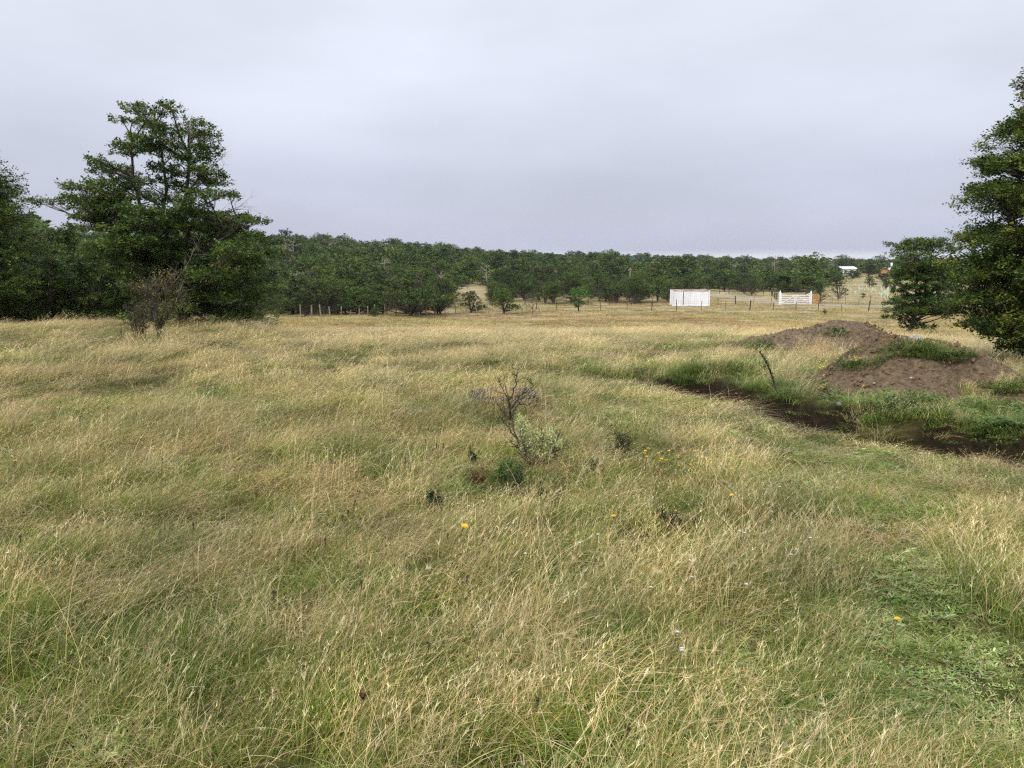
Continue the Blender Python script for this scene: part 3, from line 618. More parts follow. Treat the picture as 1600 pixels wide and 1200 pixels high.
# plants growing on the mounds: patches given where they grow
def mound_top(px, py):
    r = ray(px, py); r = r/r[1]; t = np.linspace(5, 34, 3000); x = r[0]*t; z = CAMH+r[2]*t; g = terrain(x, t)+np.maximum(mound_any(x, t), 0)
    k = np.argmax(z <= g); return x[k], t[k], g[k]
def mound_plants():
    rng = np.random.default_rng(8); P = []; K = []; S = []
    def patch(cx, cy, rx, ry, n, kinds, sc=(.5, 1.0)):
        for _ in range(n):
            a = rng.uniform(0, 6.28); q = abs(rng.normal(0, .6)); x, y, z = mound_top(cx+rx*q*math.cos(a), cy+ry*q*math.sin(a))
            P.append((x, y, z-.01)); K.append(rng.choice(list(kinds)+[int(rng.choice([8, 5, 20, 21, 10]))])); S.append(rng.uniform(*sc))
    patch(1308, 518, 16, 6, 10, [17, 18], (.5, .9)); patch(1290, 523, 25, 5, 5, [17], (.3, .6))
    patch(1425, 552, 80, 8, 105, [17, 18, 20], (.3, .62)); patch(1335, 570, 38, 10, 40, [17, 18, 20], (.3, .62)); patch(1490, 558, 50, 7, 40, [17, 18], (.35, .65))
    patch(1245, 605, 22, 24, 60, [15, 17, 18], (.4, .7)); patch(1215, 600, 45, 20, 60, [15, 16, 17], (.5, .9)); patch(1265, 563, 30, 10, 40, [19, 19, 15], (.5, .8))
    patch(1290, 560, 36, 12, 14, [19], (.7, .95)); patch(1185, 545, 30, 14, 30, [17, 18, 15], (.6, 1.0))
    patch(1405, 640, 46, 13, 70, [17, 18], (.35, .6));  patch(1470, 652, 50, 16, 60, [17, 18, 15], (.35, .6)); patch(1560, 668, 80, 18, 140, [17, 18, 20], (.4, .7))
    patch(1575, 608, 40, 10, 36, [17, 18], (.4, .8)); patch(1507, 612, 10, 5, 6, [8, 5], (.5, .7)); patch(1540, 634, 20, 5, 8, [8], (.4, .7)); patch(1365, 662, 16, 8, 22, [17, 18, 5], (.4, .6))
    patch(1440, 545, 40, 6, 20, [17, 5]); patch(1120, 580, 110, 16, 110, [15, 16, 8, 17], (.8, 1.2)); patch(1060, 575, 45, 12, 40, [15, 16, 8], (.6, 1.0))
    P_ = np.array(P); n = len(P_); s = np.array(S)
    return P_, np.stack([np.zeros(n), np.zeros(n), rng.uniform(-.6, .9, n)], 1), np.stack([s, s, s*.95], 1), np.array(K)
tag(scatter('bank_weeds', *mound_plants(), C_NEAR), 'dense green weeds and tussocks growing on the ditch bank and mounds', 'weeds', kind='stuff')

# ------------------------------------------------------------------ trees
DARKG = [c3(68, 92, 40), c3(80, 104, 46), c3(58, 80, 38), c3(98, 118, 52)]
YELG = [c3(112, 124, 54), c3(126, 132, 60)]
def leaf_cloud(rng, twigs, per, size, pal, flat_=.35, jit=.03):
    """rhombic leaves set along twigs: twigs (n,2,3) start/end"""
    n = len(twigs); t = rng.uniform(.1, 1.02, (n, per))[..., None]
    P = twigs[:, None, 0]*(1-t) + twigs[:, None, 1]*t
    d = twigs[:, 1]-twigs[:, 0]; ln = np.linalg.norm(d, axis=1, keepdims=True)+1e-6; d = d/ln
    side = np.cross(d, [0, 0, 1]); side /= np.linalg.norm(side, axis=1, keepdims=True)+1e-6
    sgn = rng.choice([-1, 1], (n, per))[..., None]
    ld = d[:, None]*rng.uniform(.3, 1, (n, per, 1)) + side[:, None]*sgn*rng.uniform(.2, 1, (n, per, 1)) + rng.normal(0, flat_, (n, per, 3))*[.5, .5, 1]
    ld /= np.linalg.norm(ld, axis=2, keepdims=True)
    nrm = np.array([0, 0, 1.]) + rng.normal(0, .55, (n, per, 3)); s2 = np.cross(ld, nrm); s2 /= np.linalg.norm(s2, axis=2, keepdims=True)+1e-6
    L_ = size*rng.uniform(.6, 1.3, (n, per, 1)); W_ = L_*.36
    P = P + ld*rng.uniform(0, .6, (n, per, 1))*size + rng.normal(0, jit, (n, per, 3))
    V = np.stack([P, P+ld*L_*.5+s2*W_, P+ld*L_, P+ld*L_*.5-s2*W_], 2).reshape(-1, 3)
    m = n*per; Q = np.arange(m*4).reshape(-1, 4)
    tone = rng.integers(0, len(pal), n); pc = np.array(pal)
    c = pc[tone][:, None]*(1+rng.normal(0, .16, (n, per, 1))); c = np.repeat(c.reshape(-1, 3), 4, 0)
    return V, Q, c
def bez(a, b, bend, n=6):
    a = np.array(a, float); b = np.array(b, float); m = (a+b)/2+np.array(bend); t = np.linspace(0, 1, n)[:, None]
    return a*(1-t)**2+2*m*t*(1-t)+b*t*t
def tree_parts(seed, pads, stems, r0, leaf, per, tw_per_m2, pal, fill=1.0, twig_r=.006, bark=None, nside=6, up=.12, bare=0):
    """pads: (x,y,z,rx,rz) relative to the base; stems: polylines that limbs spring from"""
    rng = np.random.default_rng(seed); W = MB()
    SP = []
    for st in stems:
        st = np.array(st, float); n = 9; t = np.linspace(0, len(st)-1, n); P = np.stack([np.interp(t, range(len(st)), st[:, k]) for k in range(3)], 1)
        P[1:-1] += rng.normal(0, .03*np.linalg.norm(st[-1]-st[0])/3, (n-2, 3))
        W.tube(P, np.linspace(r0, r0*.22, n), 8)
        tt = np.linspace(0, 1, 40); SP.append(np.stack([np.interp(tt, np.linspace(0, 1, n), P[:, k]) for k in range(3)], 1)[4:])
    SPa = np.concatenate(SP)
    tw = []
    for (x, y, z, rx, rz) in pads:
        c = np.array([x, y, z]); dd = SPa-c; cost = np.hypot(dd[:, 0], dd[:, 1]) + np.abs((c[2]-SPa[:, 2])-.45*np.hypot(dd[:, 0], dd[:, 1]))*1.3
        a = SPa[np.argmin(cost)]; ln = np.linalg.norm(c-a)
        P = bez(a, c, rng.normal(0, .06, 3)*ln+[0, 0, -.06*ln], 7); W.tube(P, np.linspace(min(r0*.5, .015+.016*ln), .006, 7)*1.0, 5)
        n = max(3, int(tw_per_m2*rx*rx*fill)); out_ = c[:2]/(np.linalg.norm(c[:2])+.3)
        for k in range(n):
            th = rng.uniform(0, 2*PI); q = math.sqrt(rng.random()); s = c+np.array([math.cos(th)*rx*q*.8, math.sin(th)*rx*q*.8, rng.normal(0, .45)*rz])
            ph = math.atan2(out_[1], out_[0])+rng.normal(0, 1.3) if q < .5 else th+rng.normal(0, .5)
            l = rx*rng.uniform(.3, .65); e = s+np.array([math.cos(ph)*l, math.sin(ph)*l, l*rng.normal(up, .25)])
            tw.append((s, e))
            if k % 3 == 0: W.tube(bez(P[4], s, rng.normal(0, .05, 3), 4), np.linspace(.007, .003, 4)*max(1, rx), 3, cap=False)
            if k % 2 == 0: W.tube(np.array([s, e]), [twig_r*.6, twig_r*.25], 3, cap=False)
    tw = np.array(tw)
    return W, leaf_cloud(rng, tw, per, leaf, pal), rng
def add_tree(name, loc, W, LF, label, cat='tree', group=None, leafmat=None, barkmat=None, crown='crown'):
    root = empty(name, loc); tag(root, label, cat, group)
    W.build('trunk', barkmat or M_BARK, root, smooth=True)
    obj(crown, mesh_np(crown, *LF[:2], leafmat or M_LEAF, LF[2]), root)
    return root
def bare_branches(rng, root, starts, size, r=.012, m=None):
    W = MB()
    for a, b in starts:
        P = bez(a, b, rng.normal(0, .08, 3), 6); W.tube(P, np.linspace(r, r*.3, 6), 4)
        for _ in range(9):
            k = rng.integers(1, 5); d = (np.array(b)-np.array(a)); d = d/np.linalg.norm(d)+rng.normal(0, .5, 3); d /= np.linalg.norm(d); e = P[k]+d*size*rng.uniform(.3, .8)
            Q_ = bez(P[k], e, rng.normal(0, .05, 3), 5); W.tube(Q_, np.linspace(r*.45, r*.15, 5), 3)
            for _ in range(4):
                d2 = d+rng.normal(0, .6, 3); W.tube(np.array([Q_[3], Q_[3]+d2*size*.25]), [r*.22, r*.1], 3)
    return W.build('bare_branch', m or M_GBARK, root)

# --- the big tree left of the middle
def px_pads(lst, D, base, rng, fx, fy, s, dep):
    """list of (zx,zy,rx,ry) read off an enlarged crop -> pads around the tree at distance D"""
    out_ = []
    for (zx, zy, rx, ry) in lst:
        px, py = fx+zx*s, fy+zy*s; dd = rng.normal(0, dep)
        r = ray(px, py); k = (D+dd)/r[1]; x, z = r[0]*k, CAMH+r[2]*k; m = s*D/FPX
        out_.append((x-base[0], dd, z-base[2], rx*m, ry*m))
    return out_
rng0 = np.random.default_rng(3)
bx, by = (285-800)/FPX*21*1.0, 21.0; base = (bx, by, T(bx, by)-.05)
big = [(560,130,45,14),(600,125,35,12),(575,155,40,14),(520,185,38,11),(565,190,30,12),(700,120,35,12),(730,130,35,12),(690,150,50,16),(625,185,40,16),(640,215,60,18),(700,215,60,18),(720,245,60,16),(590,255,40,12),
 (640,270,70,16),(560,300,70,14),(520,322,38,10),(620,310,70,16),(690,300,60,18),(820,195,45,16),(870,215,40,14),(890,250,45,12),(840,250,60,18),(790,230,40,16),(810,300,70,18),(880,300,50,16),(900,330,45,14),(740,330,60,18),(830,350,70,20),
 (700,385,60,18),(760,410,70,20),(860,395,60,18),(910,420,50,18),(930,450,45,16),(850,450,70,20),(700,440,50,16),(770,480,70,20),(880,500,65,18),(960,500,45,14),(980,510,30,10),(820,530,60,18),(660,520,40,14),(720,530,50,16),
 (395,345,32,11),(430,362,36,12),(400,375,30,12),(470,380,45,14),(510,400,45,14),(540,395,26,10),(430,400,50,14),(560,415,40,12),(390,465,38,11),(430,450,50,14),(480,440,50,14),(520,470,60,16),(560,465,40,14),(450,490,60,14),(500,510,60,16),
 (330,528,42,10),(380,535,50,12),(440,540,60,14),(500,560,60,14),(350,560,50,12),(420,575,60,14),(560,560,50,14),(340,590,40,10),(390,605,60,14),(460,620,60,12),(520,600,50,12),(620,610,70,18),(560,650,60,16),
 (700,600,70,20),(780,570,60,18),(820,590,70,18),(880,600,60,16),(860,640,70,20),(760,640,80,20),(660,660,80,22),(930,590,50,14),(1000,600,45,14),(1050,600,40,12),(1020,640,45,14),(960,650,60,16),(1000,680,60,16),(1080,670,45,14),(1100,690,45,12),(920,700,70,20),
 (600,710,80,24),(700,720,80,24),(800,710,80,24),(1020,720,70,18),(560,760,80,24),(660,780,80,24),(760,780,80,24),(860,770,80,24),(960,770,80,24),(1050,760,60,20),(600,850,90,26),(700,850,90,26),(800,850,90,26),(900,850,90,26),(1000,840,80,26),(1060,870,60,22),
 (640,920,90,26),(740,930,90,26),(840,930,90,26),(940,920,90,26),(1040,920,70,24),(1090,945,45,16),(860,990,80,24),(960,990,80,24),(1040,985,60,20),(990,1030,60,16),(760,990,70,20),(1030,1025,50,12)]
pads = px_pads(big, 21, base, rng0, 0, 120, .3667, .75)
pads += [(p[0]+rng0.normal(0, .2), p[1]+rng0.choice([-1, 1])*rng0.uniform(.6, 1.6), p[2]+rng0.normal(0, .1), p[3]*1.1, p[4]) for p in pads[-62:]]
H = lambda px, py: tuple(np.array([(px-800)/FPX*21*1.012-bx, 0, CAMH+ray(px, py)[2]/ray(px, py)[1]*21-base[2]]))
def hp(px, py, dy=0): a = H(px, py); return (a[0], dy, a[2])
stems = [[(0, 0, 0), hp(272, 420), hp(250, 350), hp(238, 280), hp(234, 210)], [(0.1, 0, 0), hp(292, 410, .2), hp(305, 320, .3), hp(310, 250, .3), hp(318, 200, .2)],
         [(-.05, 0, .1), hp(250, 400, -.2), hp(200, 350, -.3), hp(172, 310, -.3)], [(.1, 0, .1), hp(320, 420, -.3), hp(360, 370, -.4), hp(390, 340, -.3)], [(0, 0, .2), hp(270, 400, .4), hp(262, 330, .7), hp(270, 260, .6), hp(262, 170, .3)]]
W, LF, rg = tree_parts(101, [(p[0], p[1], p[2], p[3]*.98, p[4]) for p in pads], stems, .085, .058, 28, 215, DARKG+YELG[:1], fill=1.0)
t_big = add_tree('broadleaf_tree', base, W, LF, 'tall dark green tree on the left with a leaning two lobed layered crown')
bare_branches(rg, t_big, [(hp(325, 290), hp(370, 244)), (hp(330, 310), hp(368, 270)), (hp(350, 335), hp(402, 316)), (hp(320, 240), hp(324, 184)), (hp(345, 340), hp(392, 326)), (hp(300, 450, -1.2), hp(345, 385, -1.2)), (hp(310, 480, -1.3), hp(335, 420, -1.3))], .7)

# --- generic tree shapes
def random_pads(rng, h, wd, z0, n, cone=.0, layers=True, lean=0):
    out_ = []
    for _ in range(n):
        t = rng.random()**.85; z = z0+(h-z0)*t
        env = (math.sin(PI*min(1, (t*.86+.14)))**.55)*(1-cone*t)
        a = rng.uniform(0, 2*PI); q = rng.random()**.55; rx = wd*rng.uniform(.13, .26)*(1-.35*t)
        rr_ = max(0, (wd/2*env-rx*.6))*q*rng.uniform(.85, 1.15)
        out_.append((rr_*math.cos(a)+lean*t, rr_*math.sin(a), z, rx, rx*.33))
    return out_
def lobed_pads(rng, h, wd, z0, nl, per):
    out_ = []
    for i in range(nl):
        t = (i+.5)/nl; a = i*2.4+rng.normal(0, .5); q = wd*.5*(1-t*.75)*rng.uniform(.45, .85) if i < nl-1 else .1
        R_ = wd*rng.uniform(.19, .27)*(1-.2*t); cz = z0+R_*.45+(h-z0-R_*.9)*t; cx, cy = q*math.cos(a), q*math.sin(a)
        for _ in range(per):
            b = rng.uniform(0, 6.28); e = math.asin(rng.uniform(-.15, 1)); rr = R_*rng.uniform(.6, 1.0)
            out_.append((cx+rr*math.cos(e)*math.cos(b), cy+rr*math.cos(e)*math.sin(b), cz+rr*math.sin(e)*.62, R_*.40, R_*.13))
    return out_
def generic(seed, h, wd, z0, n, leaf, per, tw, pal, cone=.1, r0=.12, stemn=3, lean=0, twig_r=.006, lobes=0):
    rng = np.random.default_rng(seed); pads = lobed_pads(rng, h, wd, z0, lobes, max(6, n*2//lobes)) if lobes else random_pads(rng, h, wd, z0, n, cone, lean=lean); stems = []
    for k in range(stemn):
        a = rng.uniform(0, 2*PI); q = wd*rng.uniform(.05, .22); stems.append([(rng.normal(0, .015), rng.normal(0, .015), 0), (q*.3*math.cos(a), q*.3*math.sin(a), h*.3), (q*math.cos(a)+lean*.6, q*math.sin(a), h*.6), (q*1.3*math.cos(a)+lean, q*1.3*math.sin(a), h*.88)])
    return tree_parts(seed, pads, stems, r0, leaf, per, tw, pal, twig_r=twig_r)
# left edge group
left = [  # px, d, h, w, z0, pads, label
 (-34, 24.5, 5.7, 4.2, .8, 110, 'tall dark tree cut by the left edge of the photo'),
 (35, 29, 3.7, 3.6, .2, 80, 'dark green tree just right of the tall one at the left edge'),
 (98, 30, 3.7, 3.4, .1, 80, 'dark green tree left of the tall two lobed tree, in the left tree belt'),
 (150, 33, 3.7, 3.4, .1, 70, 'dark tree directly behind the left lobe of the tall two lobed tree'),
 (-10, 27, 3.0, 3.0, .1, 60, 'low dark tree behind the brown shrub at the left edge'),
 (70, 26.5, 2.4, 2.6, .05, 60, 'low bushy green tree in front of the left tree belt'),
 (130, 27, 2.5, 2.8, .05, 60, 'low bushy green tree behind the pair of low brown shrubs'),
 (190, 28, 2.6, 2.8, .05, 60, 'low bushy green tree under the left side of the tall two lobed tree'),
 (215, 36, 4.0, 3.6, .2, 60, 'tree half hidden behind the trunk of the tall two lobed tree'),
 (395, 40, 3.6, 4.2, .1, 60, 'dark tree standing behind the right side of the tall two lobed tree'),
]
for i, (px, d, h, wd, z0, n, lab) in enumerate(left):
    W, LF, _ = generic(200+i, h, wd, z0, n, .065, 22, 75, DARKG+YELG[:1], cone=.25, r0=.1)
    x, y, z = at_dist(px, d); add_tree('broadleaf_tree', (x, y, z-.05), W, LF, lab, group='trees at the left edge of the meadow')
# right, cut by the frame
def cone_tree():
    rng = np.random.default_rng(77); D = 12.0; bx = (1652-800)/FPX*D; base = (bx, D, T(bx, D)-.03); m = D/FPX
    edge_y = [92, 120, 150, 200, 240, 270, 305, 350, 400, 440, 480, 510, 530, 556]; edge_x = [1578, 1570, 1562, 1548, 1528, 1520, 1500, 1503, 1497, 1490, 1496, 1510, 1545, 1590]
    pads = []
    for k in range(370):
        py = 78+477*rng.random()**.95; R_ = (1652-np.interp(py, edge_y, edge_x))*m; a = rng.uniform(0, 2*PI); R_ *= 1.02; q = rng.random()**.38
        rx = .20+.15*R_*rng.uniform(.6, 1.1); rr_ = max(R_-rx*.6, 0)*q; z = CAMH+ray(1600, py)[2]/ray(1600, py)[1]*D-base[2]
        pads.append((rr_*math.cos(a), rr_*math.sin(a), z+rng.normal(0, .03), rx, rx*.2))
    stems = [[(0, 0, 0), (.03, 0, 1.5), (-.04, .03, 3.2), (-.1, 0, 4.9)], [(0.1, 0, 0), (-.5, .1, 1.2), (-.8, .1, 2.0)], [(0.1, 0, 0), (.5, -.2, 1.3), (.8, -.1, 2.4)]]
    W, LF, rg = tree_parts(301, pads, stems, .13, .040, 40, 150, DARKG+YELG+[c3(74, 92, 42)], twig_r=.005)
    add_tree('broadleaf_tree', base, W, LF, 'tall cone shaped green tree cut by the right edge of the photo')
    # low separate branch at the frame's edge belongs to it too: a pad near the ground
cone_tree()
D2 = 29.0
bx2 = (1418-800)/FPX*D2; base2 = (bx2, D2, T(bx2, D2)-.05)
lay = [(980,65,60,12),(930,80,50,12),(1040,70,60,12),(1090,90,60,12),(900,105,50,12),(860,120,30,10),(960,110,60,14),(1130,120,50,14),(870,150,40,12),(920,160,40,14),(1000,200,60,16),(1060,180,50,12),(900,200,50,14),(870,230,45,14),(940,230,60,16),(1010,240,60,16),(1090,230,70,18),(1140,210,40,16),(900,270,60,16),(980,290,70,18),(1070,280,70,18),(1130,290,60,18),
 (880,330,50,14),(940,340,60,16),(1020,340,70,16),(1100,350,70,18),(850,360,35,10),(860,410,45,9),(920,400,60,14),(1000,400,80,14),(1080,400,80,16),(1150,420,50,14),(880,440,50,9),(950,450,70,12),(1040,450,80,12),(1120,460,70,12),(1170,490,35,10),(930,490,60,12),(1010,490,70,10),(1100,495,60,9),(890,470,50,10),(890,520,35,16),(920,540,40,16),(960,555,35,10),(900,570,40,12),(870,500,30,12)]
padsR = px_pads(lay, D2, base2, rng0, 1180, 360, .2625, .5)
padsR += [(p[0]+rng0.normal(0, .15), p[1]+rng0.choice([-1, 1])*rng0.uniform(.4, 1.1), p[2]+rng0.normal(0, .06), p[3], p[4]) for p in padsR if rng0.random() < .8]
def h2(zx, zy, dy=0):
    px, py = 1180+zx*.2625, 360+zy*.2625; r = ray(px, py); return ((px-800)/FPX*D2*1.012-bx2, dy, CAMH+r[2]/r[1]*D2-base2[2])
W, LF, rg = tree_parts(302, [(p[0], p[1], p[2], p[3]*1.15, p[4]) for p in padsR], [[(0, 0, 0), h2(930, 480), h2(960, 350), h2(985, 220), h2(990, 110)], [(.1, 0, 0), h2(960, 520, .2), h2(1040, 430, .3), h2(1110, 330, .3)], [(-.05, 0, 0), h2(900, 500, -.2), h2(890, 350, -.3), h2(900, 180, -.2)]], .07, .065, 26, 150, DARKG)
add_tree('broadleaf_tree', base2, W, LF, 'small flat layered dark tree behind the mounds, left of the cone shaped tree')

# --- sapling with brownish crown and lichen on its trunk, and its dead neighbours
def sapling():
    rng = np.random.default_rng(5); x, y, z = ground(249, 536); base = (x, y, z-.03); m = y/FPX; pal = [c3(120, 120, 70), c3(132, 122, 74), c3(100, 106, 60), c3(146, 138, 80), c3(112, 98, 66)]
    pads = []
    for (a, b, r) in [(235, 435, 16), (225, 450, 14), (245, 450, 16), (262, 440, 16), (275, 430, 12), (283, 425, 8), (280, 448, 16), (292, 458, 12), (262, 462, 18), (240, 468, 16), (228, 475, 10), (252, 478, 16), (272, 475, 16), (288, 480, 12), (298, 470, 7), (260, 490, 12), (248, 492, 10), (222, 440, 8), (270, 422, 8)]:
        for k in range(3):
            pads.append(((a-249)*m+rng.normal(0, .05), rng.normal(0, .16), (536-b)*m, r*m*1.0, r*m*.55))
    st = [[(0, 0, 0), (.01, 0, .22), (.05, 0, .42), (.16, .02, .75), (.25, 0, 1.1)], [(0, 0, .2), (-.05, 0, .5), (-.12, .02, .8), (-.2, 0, 1.1)], [(.02, 0, .3), (.15, .1, .55), (.4, .05, .85)], [(.02, 0, .3), (.02, -.1, .7), (.06, -.05, 1.25)]]
    W = MB(); rr = []
    for s in st: 
        P = np.array(s); W.tube(P, np.linspace(.034, .008, len(P)), 7)
    SPa = np.concatenate([np.stack([np.interp(np.linspace(0, len(s)-1, 20), range(len(s)), np.array(s)[:, k]) for k in range(3)], 1)[6:] for s in st])
    tw = []
    for p in pads:
        c = np.array(p[:3])
        for k in range(6):
            e = c+rng.normal(0, 1, 3)*[p[3], p[3], p[4]*.9]; a = SPa[np.argmin(np.linalg.norm(SPa-(e*.75+np.array([0, 0, .0])), axis=1))]
            P = bez(a, e, rng.normal(0, .03, 3), 5); W.tube(P, np.linspace(.005, .0018, 5), 3, cap=False); tw.append((P[2], e))
    tw = np.array(tw); LF = leaf_cloud(rng, tw, 7, .024, pal, .8)
    t = add_tree('sapling', base, W, LF, 'small brownish sapling with a lichen covered trunk in the left meadow', 'sapling')
    n = 1500; a = rng.uniform(0, 6.28, n); zz = rng.uniform(.02, .42, n); rt = np.stack([.03*np.cos(a)+.04*zz, .03*np.sin(a), zz], 1); c = pick(rng, [c3(168, 176, 128), c3(146, 156, 110), c3(186, 190, 146)], n)
    v, q, cc, _ = blades(rng, rt, rng.uniform(.015, .05, n), rng.uniform(.3, 1.5, n), a+rng.normal(0, .5, n), .006, c, c, 2); obj('lichen', mesh_np('lichen', v, q, M_LICH, cc), t)
sapling()
def twiggy(name, px, py, h, wd, n, label, cat='dead shrub', m=None, r=.008, seed=1, leafy=None, lean=0, group=None, leafn=0, lsize=.02):
    rng = np.random.default_rng(seed); x, y, z = ground(px, py); root = empty(name, (x, y, z-.02)); tag(root, label, cat, group); W = MB(); tw = []
    for k in range(n):
        a = rng.uniform(0, 2*PI); q = wd*rng.uniform(.2, 1); e = np.array([q*math.cos(a)+lean, q*math.sin(a)*.7, h*rng.uniform(.55, 1)]); P = bez((rng.normal(0, .02), rng.normal(0, .02), 0), e, rng.normal(0, .06, 3)*[1, 1, .3]*h, 7); W.tube(P, np.linspace(r, r*.25, 7), 5)
        for _ in range(8):
            i = rng.integers(2, 7); d = (P[6]-P[3]); d = d/np.linalg.norm(d)+rng.normal(0, .55, 3); e2 = P[i]+d*h*rng.uniform(.12, .3); Q_ = bez(P[i], e2, rng.normal(0, .02, 3), 4); W.tube(Q_, np.linspace(r*.4, r*.12, 4), 3, cap=False); tw.append((Q_[1], Q_[3]))
            for _ in range(3):
                d2 = d+rng.normal(0, .7, 3); W.tube(np.array([Q_[2], Q_[2]+d2*h*.1]), [r*.2, r*.08], 3, cap=False); tw.append((Q_[2], Q_[2]+d2*h*.1))
    W.build('twigs', m or M_DTWIG, root)
    if leafy: 
        LF = leaf_cloud(rng, np.array(tw), leafn, lsize, leafy, .8, .01); obj('foliage', mesh_np('foliage', *LF[:2], M_LEAF, LF[2]), root)
    return root, rng
DK = [c3(64, 60, 46), c3(84, 72, 56), c3(74, 70, 44)]
twiggy('dead_shrub', 212, 530, .55, .16, 7, 'low dark dead shrub just left of the brownish sapling', seed=41, m=M_DTWIG, leafy=DK, leafn=4)
twiggy('dead_shrub', 226, 532, .60, .18, 8, 'low dark dead shrub touching the trunk of the brownish sapling', seed=42, leafy=DK, leafn=5)
twiggy('dead_stick', 188, 538, .34, .05, 1, 'single dark dead stick leaning in grass left of the sapling', 'dead stick', seed=44)
twiggy('brown_shrub', 12, 488, 1.3, .6, 16, 'reddish brown twiggy shrub before the tree belt at the left edge', 'shrub', seed=45, leafy=[c3(92, 72, 62), c3(78, 62, 54), c3(110, 96, 60)], leafn=9, r=.02, lsize=.045)
twiggy('brown_shrub', 47, 488, 1.5, .6, 16, 'reddish brown twiggy shrub, the right one of the pair at the left edge', 'shrub', seed=46, leafy=[c3(88, 70, 60), c3(98, 92, 56)], leafn=9, r=.02, lsize=.045)

# --- forest
def fgen(seed, h, wd, z0, n, cone=.1, lean=0, leaf=.115, per=22, tw=15, pal=DARKG, r0=.13, stemn=3):
    W, LF, _ = generic(seed, h, wd, z0, n, leaf, per, tw, pal, cone=cone, r0=r0, stemn=stemn, lean=0, twig_r=.01, lobes=9)
    return W, LF
G1 = [c3(70, 92, 38), c3(82, 104, 44), c3(56, 78, 36), c3(98, 114, 50)]
fspec = [(500, 4.4, 6.0, .35, 66, .1, .3), (501, 5.2, 5.2, .5, 66, .25, -.3), (502, 3.8, 5.6, .3, 60, 0, .2), (503, 5.6, 6.2, .4, 72, .2, .5), (504, 3.6, 4.4, .6, 50, .1, 0),
         (505, 3.6, 6.2, .1, 80, .1, .2), (506, 3.2, 4.4, .05, 60, .1, 0), (507, 4.6, 5.2, .1, 80, .3, 0)]
protos = []
for (s, h, wd, z0, n, co_, ln) in fspec: protos.append((*fgen(s, h, wd, z0, n, co_, ln, pal=G1), h))
pm = []
for W, LF, h in protos:
    wm = mesh_np('trunk', np.concatenate(W.V), np.concatenate(W.Q), M_BARK); lm = mesh_np('crown', *LF[:2], M_FLEAF, LF[2]); pm.append((wm, lm, h))
frng = np.random.default_rng(9)
def place_tree(k, px, d, h, label, group=None, name='broadleaf_tree', wx=1.0, z=None):
    x, y, z0 = at_dist(px, d); root = empty(name, (x, y, z0-.05)); s = h/pm[k][2]; root.scale = (s*wx, s*wx, s); root.rotation_euler = (0, 0, frng.uniform(0, 6.28)); tag(root, label, 'tree', group)
    obj('trunk', pm[k][0], root); obj('crown', pm[k][1], root); return root
FRONT = [ # px, base y, top y, proto, width factor, label
 (503, 491, 438, 5, 1.25, 'wide dome shaped bushy tree at the left end of the wooden post fence'),
 (556, 491, 450, 6, 1.1, 'bushy dark tree right of the wide dome shaped one behind the post fence'),
 (596, 491, 446, 7, 1.0, 'third bushy tree from the left behind the pale post fence'),
 (640, 491, 448, 5, .9, 'wide bushy tree in the middle of the row behind the pale post fence'),
 (682, 490, 452, 7, .9, 'bushy tree at the right end of the solid row behind the post fence'),
 (436, 480, 440, 4, 1.0, 'small trunked tree in the gap right of the tall two lobed tree'),
 (735, 489, 456, 6, .95, 'round grey green bush standing alone before the pale clearing'),
 (787, 490, 452, 6, .95, 'dark round bush between the clearing and the sparse bush'),
 (1177, 462, 434, 2, .8, 'dark tree standing out of the woods edge left of the white gate'),
 (1226, 458, 440, 6, .9, 'low dark rounded tree just behind the white gate'),
 (1285, 474, 441, 0, .55, 'narrow dark tree right of the white gate'),
 (1314, 470, 430, 1, .62, 'dark narrow tree below the distant white roof'),
 (1246, 458, 425, 3, .7, 'tall dark tree behind the middle of the white gate'),
 (1362, 448, 432, 6, .9, 'dark rounded tree above the pale green tree guards'),
 (1388, 452, 436, 6, .9, 'dark rounded tree beside the layered tree, above the tree guards'),
 (1205, 456, 430, 7, .7, 'dark tree with low crown left of the white gate'),
]
def dist_of(px, py):
    return ground(px, py)[1]
for (px, yb, yt, k, wf, lab) in FRONT:
    d = dist_of(px, yb); h = (yb-yt)/FPX*d*1.04; s = h/pm[k][2]; place_tree(k, px, d, h, lab, wx=wf*max(1, 1), group=None)
def lone():
    d = dist_of(905, 487); x, y, z = at_dist(905, d); m = d/FPX; rng = np.random.default_rng(4); pads = []
    for (a, b, r) in [(905, 452, 10), (897, 458, 10), (912, 457, 10), (905, 462, 14), (893, 464, 8), (918, 463, 8), (905, 474, 12), (897, 476, 8), (912, 475, 8), (905, 480, 6)]:
        for _ in range(3): pads.append(((a-905)*m+rng.normal(0, .1), rng.normal(0, .5), (488-b)*m, r*m*.6, r*m*.25))
    W, LF, _ = tree_parts(71, pads, [[(0, 0, 0), (0.05, 0, 1), (0, 0, 3)]], .1, .15, 14, 26, [c3(66, 104, 40), c3(80, 116, 46)], twig_r=.01)
    add_tree('broadleaf_tree', (x, y, z-.03), W, LF, 'small bright green tree in two tiers, alone in the field left of the white container', leafmat=M_FLEAF)
lone()
def small_bush(px, py, h, w_, lab, pal=DARKG, seed=1, name='bush', per=9, leaf=.07, cat='bush', group=None):
    d = dist_of(px, py); x, y, z = at_dist(px, d); rng = np.random.default_rng(seed); pads = random_pads(rng, h, w_, h*.15, 18)
    W, LF, _ = tree_parts(seed, pads, [[(0, 0, 0), (.03, 0, h*.4), (0, 0, h*.8)]], .03, leaf, per, 40, pal, twig_r=.006)
    return add_tree(name, (x, y, z-.02), W, LF, lab, cat, group, crown='foliage')
small_bush(427, 497, .75, .6, 'small dark bush alone in the field right of the tall two lobed tree', seed=81)
